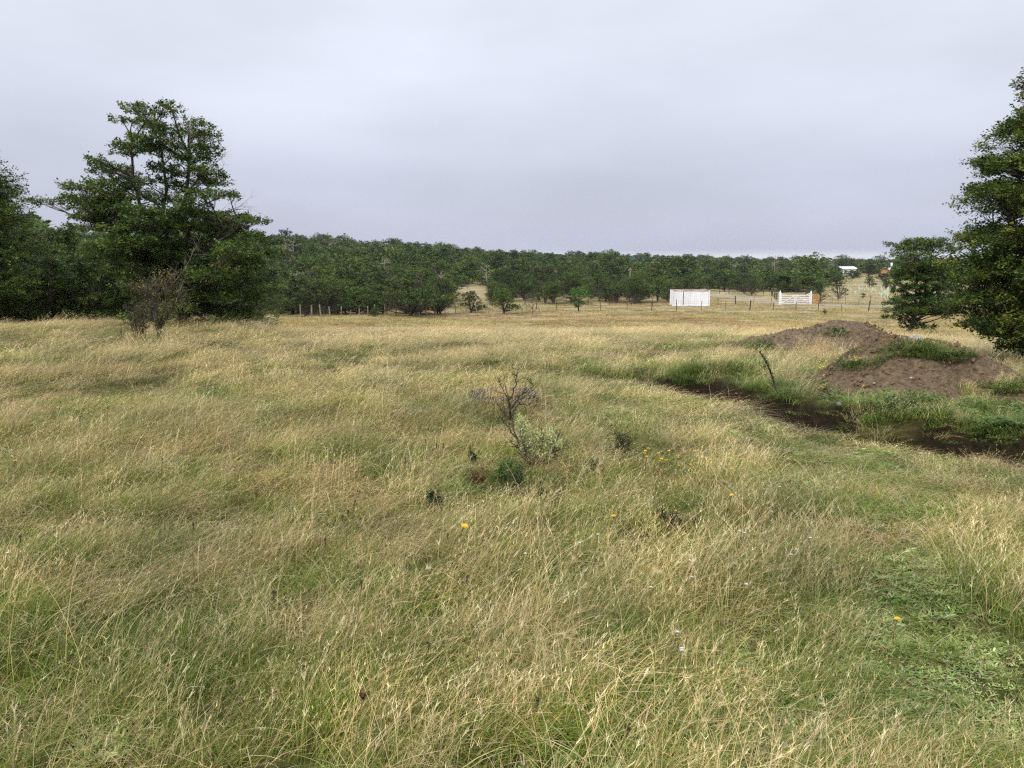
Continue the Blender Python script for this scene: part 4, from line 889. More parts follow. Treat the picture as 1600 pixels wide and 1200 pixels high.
small_bush(832, 491, 2.3, 3.4, 'sparse grey twiggy bush beside the dark round bush at the field edge', pal=[c3(84, 92, 60), c3(98, 100, 72)], seed=82, leaf=.09, per=4)
small_bush(1294, 492, .7, .5, 'tiny dark brown bush in the field under the gate', pal=DK, seed=83)
small_bush(1353, 467, 1.0, .9, 'tiny dark bush below the pale green tree guards', pal=DARKG, seed=84, leaf=.12)
small_bush(1270, 463, 1.8, 2.2, 'dark bush behind the right post of the white gate', pal=DARKG, seed=85, leaf=.14)

LANDX = [432, 470, 530, 580, 620, 660, 700, 765, 810, 850, 885, 925, 965, 1005, 1047, 1110, 1160, 1216, 1266, 1330]
LANDM = ['touching the right side of the two lobed tree', 'in the gap beside the pale dead trees', 'behind the wide dome shaped tree', 'behind the second bushy tree of the fence row', 'behind the third bushy tree of the fence row',
         'behind the fourth bushy tree of the fence row', 'behind the last bushy tree of the fence row', 'around the pale clearing', 'above the dark round bush', 'above the sparse grey bush', 'just left of the lone two tier tree', 'above the lone two tier tree',
         'just right of the lone two tier tree', 'around the utility pole', 'just left of the white container', 'above the white container', 'just right of the white container', 'left of the white gate', 'behind the white gate', 'right of the white gate', 'above the green tree guards']
def hf(px): return np.interp(px, [650, 800, 1000, 1300], [1, .88, .82, .70])
def ed(px): return 83 if px < 700 else (117 if px < 1060 else 165)
def forest():
    rng = np.random.default_rng(12); pts = []
    def region(px, d):
        a = np.where(px < 300, 46, np.where(px < 470, 84, np.where(px < 700, 83, np.where(px < 1060, 117, 165))))
        a = np.where((px > 700) & (px < 762), 150, a); a = np.where(px > 1290, 300, a); a = np.where((px > 1385), 240, a); a = np.where((px > 440) & (px < 465), 88, a)
        return d > a
    for (d0, d1, sp_) in ((44, 150, 3.9), (150, 260, 4.6), (260, 900, 6.6)):
        xs = np.arange(-d1*.85, d1*.85, sp_); ys = np.arange(d0*.6, d1+1, sp_); X, Y = np.meshgrid(xs, ys); X = X.ravel()+rng.normal(0, sp_*.28, X.size); Y = Y.ravel()+rng.normal(0, sp_*.28, Y.size)
        D = np.hypot(X, Y); px = 800+FPX*X/np.maximum(Y, 1); k = (D >= d0) & (D < d1) & (px > -60) & (px < 1700) & region(px, D)
        k &= ~(on_track(X, Y)) & ~((D > 118) & (D < 165) & (px > 700) & (px < 765) & (rng.random(len(X)) < .9))
        # thin the edge of the wood on the right
        k &= ~((px > 1100) & (D < 210) & (rng.random(len(X)) < .35)) & ~((px > 1318) & (px < 1350) & (D < 330))
        pts.append(np.stack([X[k], Y[k], D[k], px[k]], 1))
    P = np.concatenate(pts)
    extra = []                                               # scattered trees on the open slope right of the gate
    for px, d in [(1160, 150), (1130, 158), (1195, 170), (1265, 172), (1302, 200), (1327, 235), (1345, 300), (1300, 260), (1375, 215), (1395, 190), (1352, 250), (1290, 190), (1140, 170), (1090, 150), (1075, 140), (1462, 200), (1480, 230)]:
        x = (px-800)/FPX*d; extra.append((x, d, d, px))
    P = np.concatenate([P, np.array(extra)]); P = P[np.argsort(P[:, 2])]
    vis = (P[:, 3] > 380) & (P[:, 3] < 1500)                  # the individuals are those the picture shows
    iv = np.where(vis)[0][:262]; rest = np.setdiff1d(np.arange(len(P)), iv)
    for i in iv:
        x, y, d, px = P[i]; edge = d < 100; k = int(rng.choice([0, 1, 2, 3, 7, 5])) if px < 740 else int(rng.choice([0, 1, 2, 3, 4, 0]))
        h = min(6.6, 3.9*math.exp(rng.normal(0, .30)))*float(hf(px))
        if px < 740 and d < 92: h *= .8; k = int(rng.choice([5, 6, 7, 2]))
        dep = 'tree at woods front' if d < ed(px)+9 else ('tree some rows back' if d < ed(px)+32 else 'tree deep in woods')
        nm = LANDM[int(np.searchsorted(LANDX, px))]; lab = dep+' '+nm; gr = dep.replace('tree', 'trees', 1)+' '+nm
        z0 = T(x, y); root = empty('broadleaf_tree', (x, y, z0-.05)); s = h/pm[k][2]; wx = rng.uniform(.75, 1.15); root.scale = (s*wx, s*wx, s); root.rotation_euler = (0, 0, rng.uniform(0, 6.28)); tag(root, lab, 'tree', gr)
        obj('trunk', pm[k][0], root); obj('crown', pm[k][1], root)
    Rr = P[rest]; n = len(Rr); co = bpy.data.collections.new('forest_tree')
    for i, (s, h, wd, z0, nn, co_, ln) in enumerate(fspec[:6]):
        W, LF = fgen(s+50, h, wd, z0, int(nn*.8), co_, ln, leaf=.30, per=6, tw=4.5, pal=G1); Wv, Wq = np.concatenate(W.V), np.concatenate(W.Q)
        V = np.concatenate([Wv, LF[0]]); Q = np.concatenate([Wq, LF[1]+len(Wv)]); C = np.concatenate([np.tile(c3(80, 74, 66), (len(Wv), 1)), LF[2]])
        o = bpy.data.objects.new('forest_tree.%03d' % i, mesh_np('forest_tree', V, Q, M_FLEAF, C)); co.objects.link(o)
    k = rng.integers(0, 6, n); s = np.clip(np.exp(rng.normal(-.05, .30, n)), .5, 1.6); sz = s*rng.uniform(.8, 1.1, n)
    sz = np.where(rng.random(n) < .04, sz*1.25, sz)*hf(Rr[:, 3])
    o = scatter('forest', np.stack([Rr[:, 0], Rr[:, 1], terrain(Rr[:, 0], Rr[:, 1])-.1], 1), np.stack([np.zeros(n), np.zeros(n), rng.uniform(0, 6.28, n)], 1), np.stack([s, s, sz], 1), k, co)
    tag(o, 'dark green wooded hills stretching to the horizon', 'forest', kind='stuff')
    print('forest', len(P), 'individual', len(iv))
forest()
# dead snags standing in the woods
def snag(px, d, h, lab, seed):
    rng = np.random.default_rng(seed); x, y, z = at_dist(px, d); root = empty('dead_tree', (x, y, z)); tag(root, lab, 'dead tree', 'dead trees in the woods'); W = MB()
    P = np.array([(0, 0, 0), (.1, 0, h*.4), (-.05, 0, h*.75), (.1, 0, h)]); W.tube(P, [.14, .11, .07, .03], 6)
    Bm = MB()
    for k in range(16):
        t = rng.uniform(.3, .98); a = np.array([0, 0, h*t]); th = rng.uniform(0, 6.28); l = h*.22*rng.uniform(.5, 1.2); e = a+np.array([math.cos(th)*l, math.sin(th)*l, l*rng.uniform(.1, .9)]); Q_ = bez(a, e, rng.normal(0, .15, 3), 5); Bm.tube(Q_, np.linspace(.05, .018, 5), 4)
        for _ in range(4): Bm.tube(np.array([Q_[3], Q_[3]+rng.normal(0, .35, 3)]), [.022, .012], 3)
    W.build('trunk', M_GBARK, root); Bm.build('bare_branch', M_GBARK, root)
snag(459, 150, 8.6, 'pale dead tree rising above the woods near the tall two lobed tree', 1)
snag(446, 160, 8.2, 'pale dead tree left of the tallest pale snag above the woods', 2)
snag(515, 200, 7.4, 'bare dead treetop above the left part of the woods', 3)
snag(1211, 190, 7.5, 'thin grey dead tree in the woods behind the white gate', 4)
snag(460, 92, 4.6, 'pale lichen grey dead tree at the woods edge beside the dome shaped tree', 5)
snag(480, 96, 4.6, 'pale bare dead tree behind the wide dome shaped bushy tree', 6)
for si, (spx, sd0, sh) in enumerate([(545, 118, 5.2), (600, 150, 6.0), (688, 112, 4.6), (760, 160, 5.2), (870, 150, 4.6), (930, 200, 5.4), (1075, 190, 5.0), (1150, 230, 5.2), (1300, 240, 4.6)]):
    snag(spx, sd0, sh, 'thin grey dead tree among the woods '+LANDM[int(np.searchsorted(LANDX, spx))], 20+si)
snag(652, 86, 3.8, 'pale dead tree among the bushes behind the middle of the post fence', 7)

# ------------------------------------------------------------------ container
def container():
    d = 113.0; x0 = (1048.5-800)/FPX*d; x1 = (1104-800)/FPX*d; cx = (x0+x1)/2; z = T(cx, d)+.02; root = empty('shipping_container', (cx, d, z), R(-4)); tag(root, 'white corrugated shipping container with a rusty roof edge in the field', 'container')
    Lc = (x1-x0)/2; Wd = 1.2; Hc = 2.35
    def wall(name, xa, xb, ya, yb):
        n = 120; t = np.linspace(0, 1, n); X = xa+(xb-xa)*t; Y = ya+(yb-ya)*t; nx, ny = (yb-ya), -(xb-xa); l = math.hypot(nx, ny); nx, ny = nx/l, ny/l
        per = l/round(l/.28); ph = (t*l/per) % 1; off = np.interp(ph, [0, .25, .5, .75, 1], [0, .0, 1, 1, 0])*.036-.04
        V = np.concatenate([np.stack([X+nx*off, Y+ny*off, np.full(n, .14)], 1), np.stack([X+nx*off, Y+ny*off, np.full(n, Hc-.1)], 1)]); i = np.arange(n-1)
        obj(name, mesh_np(name, V, np.stack([i, i+1, n+i+1, n+i], 1), M_WHITE), root)
    wall('side_panel', -Lc+.1, Lc-.1, -Wd, -Wd); wall('side_panel', Lc-.1, -Lc+.1, Wd, Wd); wall('end_panel', Lc, Lc, -Wd+.1, Wd-.1); wall('end_panel', -Lc, -Lc, Wd-.1, -Wd+.1)
    for sx in (-1, 1):
        for sy in (-1, 1):
            b = MB(); b.box(sx*Lc-.08, sx*Lc+.08, sy*Wd-.08, sy*Wd+.08, 0, Hc); b.build('corner_post', M_WHITE, root)
    b = MB(); 
    for sy in (-1, 1): b.box(-Lc+.08, Lc-.08, sy*Wd-.05, sy*Wd+.05, .02, .14)
    b.build('bottom_rail', M_WHITE, root)
    b = MB(); b.box(-Lc+.08, Lc-.08, -Wd-.05, Wd+.05, Hc-.1, Hc-.005); b.build('roof', bark_mat('rusty_roof', c3(150, 104, 78), c3(212, 206, 202), 1.1, .1, .8, 1), root)
    b = MB(); b.box(-Lc+1.52, -Lc+1.58, -Wd-.03, -Wd+.02, .16, Hc-.1); b.build('panel_seam', M_DPOST, root)
container()
# ------------------------------------------------------------------ gate
def gate():
    d = dist_of(1240, 476); m = d/FPX; x = (1240.5-800)/FPX*d; z = T(x, d); root = empty('field_gate', (x, d, z), 0); tag(root, 'wide white double field gate with braces between pointed white posts', 'gate')
    hw = 24*m
    for s in (-1, 1):
        b = MB(); b.box(s*hw-.11, s*hw+.11, -.11, .11, 0, 1.78); 
        b.add([(s*hw-.11, -.11, 1.78), (s*hw+.11, -.11, 1.78), (s*hw+.11, .11, 1.78), (s*hw-.11, .11, 1.78), (s*hw-.02, -.02, 2.1), (s*hw+.02, -.02, 2.1), (s*hw+.02, .02, 2.1), (s*hw-.02, .02, 2.1)], [(0, 1, 5, 4), (1, 2, 6, 5), (2, 3, 7, 6), (3, 0, 4, 7), (4, 5, 6, 7)])
        b.build('post', M_WHITE, root)
        # leaf
        g = MB(); xa, xb = (s*(hw-.14), s*.04); lo, hi = min(xa, xb), max(xa, xb)
        for zz in (.12, .42, .72, 1.02, 1.32): g.box(lo+.10, hi-.10, -.022, .022, zz, zz+.115)
        for xx in (lo, hi-.10): g.box(xx, xx+.10, -.035, .035, .06, 1.46)
        # raised heel at the post
        a = xa; g.add([(a, -.03, 1.45), (a-s*.1, -.03, 1.45), (a-s*.1, .03, 1.45), (a, .03, 1.45), (a, -.03, 1.75), (a-s*.06, -.03, 1.72), (a-s*.06, .03, 1.72), (a, .03, 1.75)], [(0, 1, 5, 4), (1, 2, 6, 5), (2, 3, 7, 6), (3, 0, 4, 7), (4, 5, 6, 7)])
        # top curve brace & diagonal
        for (p, q) in (((xa-s*.05, 1.68), (xa-s*.6, 1.42)), ((xa-s*.12, .16), (xb+s*.12, 1.36))):
            P = np.array([(p[0], -.045, p[1]), (q[0], -.045, q[1])]); g.tube(P, .05, 4)
        lf = g.build('gate_leaf', M_WHITE, root)
    return d
gd = gate()
def timber():
    d = gd+1.5; x = (1272-800)/FPX*d; root = empty('timber_fence_panel', (x, d, T(x, d))); tag(root, 'short orange timber rail panel right of the white gate', 'fence panel')
    for k, zz in enumerate((.1, .34, .58, .82, 1.06)):
        b = MB(); b.box(-.5, .5, -.02, .02, zz, zz+.16); b.build('rail', M_TIMBER, root)
    for s in (-1, 1):
        b = MB(); b.box(s*.55-.05, s*.55+.05, -.05, .05, 0, 1.3); b.build('post', M_TIMBER, root)
timber()
# ------------------------------------------------------------------ fences
def fence(name, pts, spacing, h, r, m, label, seed, wires=(.3, .55, .8, 1.0), tilt=.04, hvar=.12, wr=.006, thick=()):
    rng = np.random.default_rng(seed); P = np.array([ground(*p)[:2] if len(p) == 2 else at_dist(p[0], p[2])[:2] for p in pts])
    seg = np.hypot(*np.diff(P, axis=0).T); Lt = seg.sum(); n = int(Lt/spacing)+1; cs = np.append(0, np.cumsum(seg)); s = np.linspace(0, Lt, n)
    X = np.interp(s, cs, P[:, 0])+rng.normal(0, .05, n); Y = np.interp(s, cs, P[:, 1])+rng.normal(0, .05, n); Z = terrain(X, Y)
    root = empty(name, (X[0], Y[0], Z[0])); tag(root, label, 'fence'); tops = []
    for i in range(n):
        b = MB(); hh = h*(1+rng.normal(0, hvar)); rr = r*rng.uniform(.7, 1.3)*(1.7 if i in thick else 1); t = rng.normal(0, tilt, 2)*hh
        B = np.array([X[i]-X[0], Y[i]-Y[0], Z[i]-Z[0]-.1]); b.tube([B, B+[t[0]*.5, t[1]*.5, hh*.5], B+[t[0], t[1], hh+.1]], [rr, rr*.95, rr*.85], 6); b.build('post', m, root); tops.append((B+[0, 0, .1], t, hh))
    wb = MB()
    for f in wires:
        Wp = np.array([B+np.array([t[0]*f, t[1]*f, h*f]) for B, t, hh in tops]); wb.tube(Wp, wr, 3, cap=False)
    wb.build('wire', M_DPOST, root)
fence('post_fence', [(470, 497), (600, 494), (700, 492), (832, 492)], 1.25, 1.15, .055, M_POST, 'rough fence of pale weathered posts before the woods on the left', 1, tilt=.09, hvar=.22, thick=(1, 13, 14, 17))
fence('post_fence', [(838, 484), (925, 485), (1050, 486), (1180, 486), (1300, 486), (1400, 487)], 3.0, 1.15, .045, M_DPOST, 'thin dark post and wire fence on the field side of the gravel track', 2, thick=(9, 14, 15))
fence('post_fence', [(820, 476), (905, 476.5), (1000, 477), (1110, 476.5), (1205, 474)], 3.1, 1.2, .04, M_DPOST, 'dark post and wire fence passing right in front of the white container', 3, thick=(7, 10))
fence('post_fence', [(1110, 459), (1160, 460), (1205, 462), (1214, 470)], 1.6, 1.2, .05, M_DPOST, 'dark post fence rising from the container to the woods behind the track', 4)
fence('post_fence', [(1282, 475), (1340, 476), (1400, 477), (1500, 478)], 1.6, 1.2, .03, M_DPOST, 'thin wire fence right of the white gate, beyond the track', 5)
fence('post_fence', [(1385, 512), (1440, 514), (1530, 516), (1640, 519)], 2.4, 1.0, .035, M_POST, 'low grey post fence crossing the dry field behind the layered tree', 6, wr=.003, tilt=.1)
def pole():
    d = 124; x, y, z = at_dist(985, d); root = empty('utility_pole', (x, y, z)); tag(root, 'pale wooden utility pole standing at the woods edge', 'pole'); b = MB(); b.tube([(0, 0, 0), (0, 0, 3), (.02, 0, 5.4)], [.13, .12, .1], 8); b.build('shaft', M_POST, root)
    b = MB(); b.box(-.35, .35, -.05, -.14, 5.0, 5.1); b.build('crossarm', M_POST, root)
pole()
def post(px, py, h, r, lab, tilt, m=M_POST):
    x, y, z = ground(px, py); b = MB(); b.tube([(0, 0, -.1), (tilt*.5, 0, h*.5), (tilt, 0, h)], [r, r*.95, r*.85], 7); o = b.build('old_post', m, None, (x, y, z)); tag(o, lab, 'post')
post(1382, 513, .45, .045, 'short leaning grey post between the far mound and the layered tree', .12)

# ------------------------------------------------------------------ far buildings and tree guards
def building(px, d, wpx, ytop, ybot, label, wallm, roofm, chimney=False):
    m = d/FPX; x = (px-800)/FPX*d; zt = CAMH+ray(px, ytop)[2]/ray(px, ytop)[1]*d; g = T(x, d)-.3; root = empty('house', (x, d, g)); tag(root, label, 'house'); hw = wpx*m/2; H_ = max(zt-g, 2.0)
    b = MB(); b.box(-hw, hw, 0, 5, 0, H_-.7); wl = b.build('wall', wallm, root)
    b = MB(); b.add([(-hw-.3, -.4, H_-.7), (hw+.3, -.4, H_-.7), (hw+.3, 5.4, H_-.7), (-hw-.3, 5.4, H_-.7), (-hw-.3, 2.5, H_), (hw+.3, 2.5, H_)], [(0, 1, 5, 4), (2, 3, 4, 5)]); b.build('roof', roofm, root)
    for k in (-.5, .3):
        w_ = MB(); w_.box(hw*k-.4, hw*k+.4, -.05, .0, H_-2.2, H_-1.2); w_.build('window', M_DPOST, root)
    if chimney:
        c = MB(); c.box(-.25, .25, 2, 2.5, H_-.4, H_+1.6); c.build('chimney', M_WHITE, root)
building(1321, 262, 22, 416.5, 424, 'far white house on the wooded slope above the tree guards', M_WHITE, M_WHITE)
building(1391, 262, 20, 418, 425, 'far orange walled house with a white chimney beside the layered tree', M_TIMBER, M_WHITE, True)
M_GUARD = bark_mat('guard_plastic', c3(182, 200, 178), c3(208, 218, 202), 4, .0, .5, 1)
grng = np.random.default_rng(55); gm = None
for i in range(64):
    if i < 48: px, py = grng.uniform(1322, 1396), 450+grng.uniform(-4.5, 10)
    else: px, py = grng.uniform(1376, 1388), grng.uniform(455, 464)
    x, y, z = ground(px, py)
    if gm is None:
        b = MB(); b.tube([(0, 0, 0), (0, 0, .6)], [.12, .12], 6, cap=False); b.tube([(.14, 0, 0), (.14, 0, .75)], [.02, .02], 4); o = b.build('tree_guard', M_GUARD); gm = o.data
    else: o = obj('tree_guard', gm)
    o.location = (x, y, z); s = grng.uniform(.6, 1.1); o.scale = (s, s, s); o.rotation_euler = (grng.normal(0, .08), grng.normal(0, .08), grng.uniform(0, 6))
    tag(o, 'pale green plastic tree guard standing on the dry slope right of the gate', 'tree guard', 'pale green tree guards on the slope')

# ------------------------------------------------------------------ centre: lichen shrub, ring, small shrubs
def lichen_shrub():
    x, y, z = ground(836, 733); root = empty('lichen_shrub', (x, y, z-.02)); tag(root, 'dead twiggy shrub draped with pale yellow green lichen in the middle of the meadow', 'dead shrub')
    m = math.hypot(y, CAMH)/FPX*1.01; rng = np.random.default_rng(6); W = MB(); q = lambda px, py, dy=0: np.array([(px-838)*m, dy, (733-py)*m*1.04])
    main = [[q(838, 740), q(825, 712), q(808, 680), q(801, 650), q(799, 625), q(790, 596)], [q(801, 655), q(797, 630), q(784, 600)], [q(799, 625), q(808, 605), q(810, 588)], [q(840, 735), q(835, 705, .04), q(820, 680, .05), q(812, 655, .04)], [q(840, 735), q(843, 710), q(850, 690), q(847, 668, -.03)],
            [q(842, 735), q(855, 712), q(866, 700), q(874, 675)], [q(866, 702), q(871, 720), q(868, 735)], [q(808, 682), q(798, 668), q(786, 655)], [q(825, 712), q(808, 695), q(800, 688)], [q(845, 720), q(868, 703), q(890, 697)], [q(801, 655), q(792, 648), q(780, 632)], [q(801, 640), q(815, 620), q(835, 605)],
            [q(838, 735), q(832, 715, -.05), q(822, 700, -.06), q(815, 672, -.08)], [q(801, 650), q(812, 632), q(828, 634)]]
    tips = []
    for P in main:
        P = np.array(P); n = 12; t = np.linspace(0, len(P)-1, n); P = np.stack([np.interp(t, range(len(P)), P[:, k]) for k in range(3)], 1); P[1:-1] += rng.normal(0, .004, (n-2, 3)); W.tube(P, np.linspace(.008, .0022, n), 5)
        for _ in range(12):
            i = rng.integers(4, n); d = np.array([rng.normal(-.1, .5), rng.normal(0, .6), rng.uniform(.1, .9)]); Q_ = bez(P[i], P[i]+d*rng.uniform(.04, .12), rng.normal(0, .01, 3), 5); W.tube(Q_, np.linspace(.0028, .0012, 5), 3, cap=False)
            for _ in range(3): W.tube(np.array([Q_[3], Q_[3]+rng.normal(0, .02, 3)+[0, 0, .015]]), [.0014, .0008], 3, cap=False)
    for _ in range(14):                                        # bundle at the foot
        W.tube(bez(q(838+rng.normal(0, 8), 745), q(832+rng.normal(0, 12), 705+rng.normal(0, 8), rng.normal(0, .05)), rng.normal(0, .02, 3), 5), np.linspace(.006, .002, 5), 4)
    W.build('twigs', M_DTWIG, root)
    cs = [(815, 655), (819, 663), (823, 670), (812, 668), (828, 700), (822, 690), (835, 700), (845, 680), (850, 690), (857, 700), (842, 702), (862, 676), (864, 694), (856, 684), (817, 678), (827, 684), (850, 704), (838, 690), (832, 678), (868, 690), (860, 707), (875, 692), (820, 700), (830, 712)]
    C = []; 
    for a, b in cs: C.append(np.tile(q(a, b), (210, 1))+rng.normal(0, 1, (210, 3))*[.012, .018, .017])
    rt = np.concatenate(C); n = len(rt); c = pick(rng, [c3(204, 206, 154), c3(184, 190, 136), c3(220, 222, 178), c3(160, 168, 116)], n)
    v, qd, cc, _ = blades(rng, rt, rng.uniform(.010, .030, n)*rng.choice([1, -1], n), rng.uniform(.3, 2, n), rng.uniform(0, 6.28, n), rng.uniform(.003, .008, n), c, c, 2, 1.2, .2, -1); obj('lichen', mesh_np('lichen', v, qd, M_LICH, cc), root)
lichen_shrub()
def ring():
    x, y, z = ground(787, 628); root = empty('dark_coil', (x, y, z)); tag(root, 'low dark grey coiled ring lying in grass behind the lichen covered shrub', 'coil'); rng = np.random.default_rng(2); W = MB()
    a0 = .31
    for k in range(46):
        t = np.linspace(0, 2*PI, 44); ph = rng.uniform(0, 6.28); rr = a0+rng.normal(0, .035)+.012*np.sin(t*rng.integers(3, 9)+ph); zz = .05+rng.uniform(-.04, .05)+.012*np.sin(t*rng.integers(3, 9)+ph*2)
        W.tube(np.stack([rr*np.cos(t), rr*np.sin(t)*.9, zz+.0*t], 1), .007, 4, cap=False)
    W.build('strands', M_RING, root)
    B = MB()
    for k in range(240):
        t = rng.uniform(0, 6.28); p = np.array([a0*math.cos(t), a0*.9*math.sin(t), .05])+rng.normal(0, .025, 3); B.tube(np.array([p, p+rng.normal(0, .035, 3)+[0, 0, .012]]), [.005, .002], 3, cap=False)
    B.build('spikes', M_RING, root)
ring()
SG = [c3(46, 70, 34), c3(58, 84, 42), c3(38, 58, 34)]
def leafy(px, py, h, wd, lab, pal, seed, n=5, leafn=9, ls=.014, cat='shrub'):
    return twiggy('small_shrub', px, py, h, wd, n, lab, cat, seed=seed, leafy=pal, leafn=leafn, lsize=ls, r=.004)
leafy(804, 778, .19, .05, 'small dark evergreen shrub just below the lichen covered shrub', SG, 61, 5, 3)
leafy(796, 752, .15, .08, 'tiny bright green shrub left of the dark evergreen shrub', LUSH, 62, 5, 9)
leafy(755, 768, .15, .08, 'small shrub with orange brown dying leaves left of the lichen shrub', [c3(150, 104, 66), c3(120, 98, 60), c3(96, 92, 54)], 63, 6, 4)
leafy(678, 798, .12, .035, 'small dark green sprig on a stiff stem in front of the orange brown shrub', SG, 64, 4, 6)
leafy(970, 722, .22, .055, 'narrow dark green tuft left of the yellow flowers', [c3(66, 76, 40), c3(84, 84, 50)], 65, 6, 6)
leafy(850, 785, .10, .12, 'low spreading dark twigs with green tips below the lichen shrub', SG, 66, 5, 6)
leafy(935, 745, .12, .08, 'tiny dark green shrub between the lichen shrub and the narrow tuft', SG, 67, 4, 9)
leafy(1065, 830, .12, .12, 'low dark shrub half hidden in straw grass right of the middle', [c3(60, 56, 44), c3(70, 70, 44)], 68, 5, 8)
leafy(740, 728, .12, .04, 'small dark leafy sprig above the orange brown shrub', SG, 69, 3, 5)
def thistle():
    x, y, z = ground(1214, 618); root = empty('thistle', (x, y, z-.02)); tag(root, 'dark leaning thistle stem on the far bank of the ditch', 'thistle'); rng = np.random.default_rng(3); W = MB(); P = bez((0, 0, 0), (-.20, .03, .48), (.04, 0, .06), 12); W.tube(P, np.linspace(.012, .007, 12), 6); W.build('stem', M_DTWIG, root)
    n = 160; i = rng.integers(2, 12, n); c = pick(rng, [c3(52, 62, 40), c3(70, 82, 48)], n); v, q, cc, _ = blades(rng, P[i]+rng.normal(0, .006, (n, 3)), rng.uniform(.015, .04, n), rng.uniform(.8, 2, n), rng.uniform(0, 6.28, n), .010, c, c, 2); obj('leaves', mesh_np('leaves', v, q, M_GRASS, cc), root)
thistle()

# ------------------------------------------------------------------ flowers, seed heads, spikes, stones
def flat_mat(name, c, rough=.6):
    m, nt, b, o = mat(name); n = nt.nodes.new('ShaderNodeTexNoise'); n.inputs['Scale'].default_value = 60; r = nt.nodes.new('ShaderNodeValToRGB'); r.color_ramp.elements[0].color = (*[v*.75 for v in c], 1); r.color_ramp.elements[1].color = (*c, 1)
    nt.links.new(n.outputs[0], r.inputs[0]); nt.links.new(r.outputs[0], b.inputs['Base Color']); b.inputs['Roughness'].default_value = rough; return m
M_YEL = flat_mat('yellow_petal', c3(238, 192, 30)); M_WH = flat_mat('white_fluff', c3(232, 230, 220)); M_STEM = flat_mat('stem', c3(120, 104, 62)); M_SPIKE = flat_mat('brown_spike', c3(78, 58, 44)); M_RED = flat_mat('red_seed', c3(100, 44, 36))
def flower_meshes(rad, h):
    b = MB(); b.tube(bez((0, 0, 0), (.03, 0, h), (-.02, 0, 0), 5), [.0022]*5, 4); st = mesh_np('stem', np.concatenate(b.V), np.concatenate(b.Q), M_STEM)
    rng = np.random.default_rng(1); V = []; Q = []; n = 0
    for ringk, (rl, zz) in enumerate(((rad, .0), (rad*.78, .003), (rad*.45, .005))):
        k = 16-ringk*3
        for i in range(k):
            a = i*2*PI/k+ringk*.2; u = np.array([math.cos(a), math.sin(a), 0]); s = np.array([-math.sin(a), math.cos(a), 0])*rl*.16; e = u*rl+np.array([0, 0, zz+rl*.22]); V += [np.array([0, 0, zz]), e*.6-s, e, e*.6+s]; Q.append((n, n+1, n+2, n+3)); n += 4
    V = np.array(V)+[.03, 0, h]; hd = mesh_np('flower_head', V, Q, M_YEL); return st, hd
FM = {}
def flower(px, py, rad, h, lab, group):
    key = (rad, h)
    if key not in FM: FM[key] = flower_meshes(rad, h)
    r = random.Random(px*7+py); x, y, z = ground(px, py, h)
    hz = max(0, float(mound_any(np.array([x]), np.array([y]))[0]))
    if hz > .01:
        x, y, z = mound_top(px, py+2)
    root = empty('yellow_flower', (x, y, z)); tag(root, lab, 'flower', group); root.rotation_euler = (r.uniform(-.15, .35), r.uniform(-.2, .2), r.uniform(-.5, .5)); obj('stem', FM[key][0], root); obj('flower_head', FM[key][1], root)
flower(709, 815, .021, .22, 'largest yellow dandelion like flower, below the small shrubs in the middle', 'yellow flowers'); flower(953, 804, .015, .2, 'single yellow flower right of the largest yellow one', 'yellow flowers')
flower(1399, 970, .014, .12, 'single yellow flower above the low green leaves at lower right', 'yellow flowers'); flower(1595, 844, .017, .2, 'yellow flower at the right edge of the photo', 'yellow flowers')
flower(22, 718, .012, .2, 'yellow flower near the left edge in straw grass', 'yellow flowers'); flower(61, 706, .011, .2, 'small yellow flower right of the one near the left edge', 'yellow flowers'); flower(1144, 766, .013, .2, 'lone small yellow flower below the yellow flower patch', 'yellow flowers')
for (a, b) in [(992, 707), (1000, 699), (1008, 701), (1018, 706), (1012, 712), (1036, 703), (1030, 710), (1050, 716), (1045, 720), (1070, 702), (1073, 710), (1056, 713), (1083, 713), (1051, 728), (1086, 717), (1078, 725), (1128, 727), (1125, 710), (1020, 722), (1100, 720), (1064, 722), (1140, 715), (995, 695), (1110, 728)]:
    flower(a, b, .012, .26, 'small yellow flower in the loose patch right of the narrow dark tuft', 'yellow flower patch')
fr = random.Random(4)
for (cx, cy, rx, ry, n, lab, gr) in [(1178, 518, 14, 6, 14, 'tiny yellow flower on the left foot of the far mound', 'yellow flowers left of the far mound'), (1375, 534, 28, 5, 16, 'tiny yellow flower on the right slope of the far mound', 'yellow flowers on the far mound'),
                                   (1310, 572, 30, 10, 12, 'tiny yellow flower in the green strip between the two mounds', 'yellow flowers between the mounds'), (1280, 596, 14, 9, 7, 'tiny yellow flower on the green bank left of the near mound', 'yellow flowers on the bank'), (1405, 548, 40, 8, 12, 'tiny yellow flower among weeds right of the far mound', 'yellow flowers right of the far mound')]:
    for _ in range(n): flower(cx+fr.uniform(-rx, rx), cy+fr.uniform(-ry, ry), .015, .14, lab, gr)
def make_single(name, build_mesh, pts, lab, cat, gr, h, hj=.0):
    me = build_mesh; r = random.Random(9)
    for (a, b) in pts:
        x, y, z = ground(a, b, h); o = obj(name, me); o.location = (x, y, z); o.rotation_euler = (r.uniform(-.1, .1), r.uniform(-.05, .2), r.uniform(0, .6)); tag(o, lab, cat, gr)
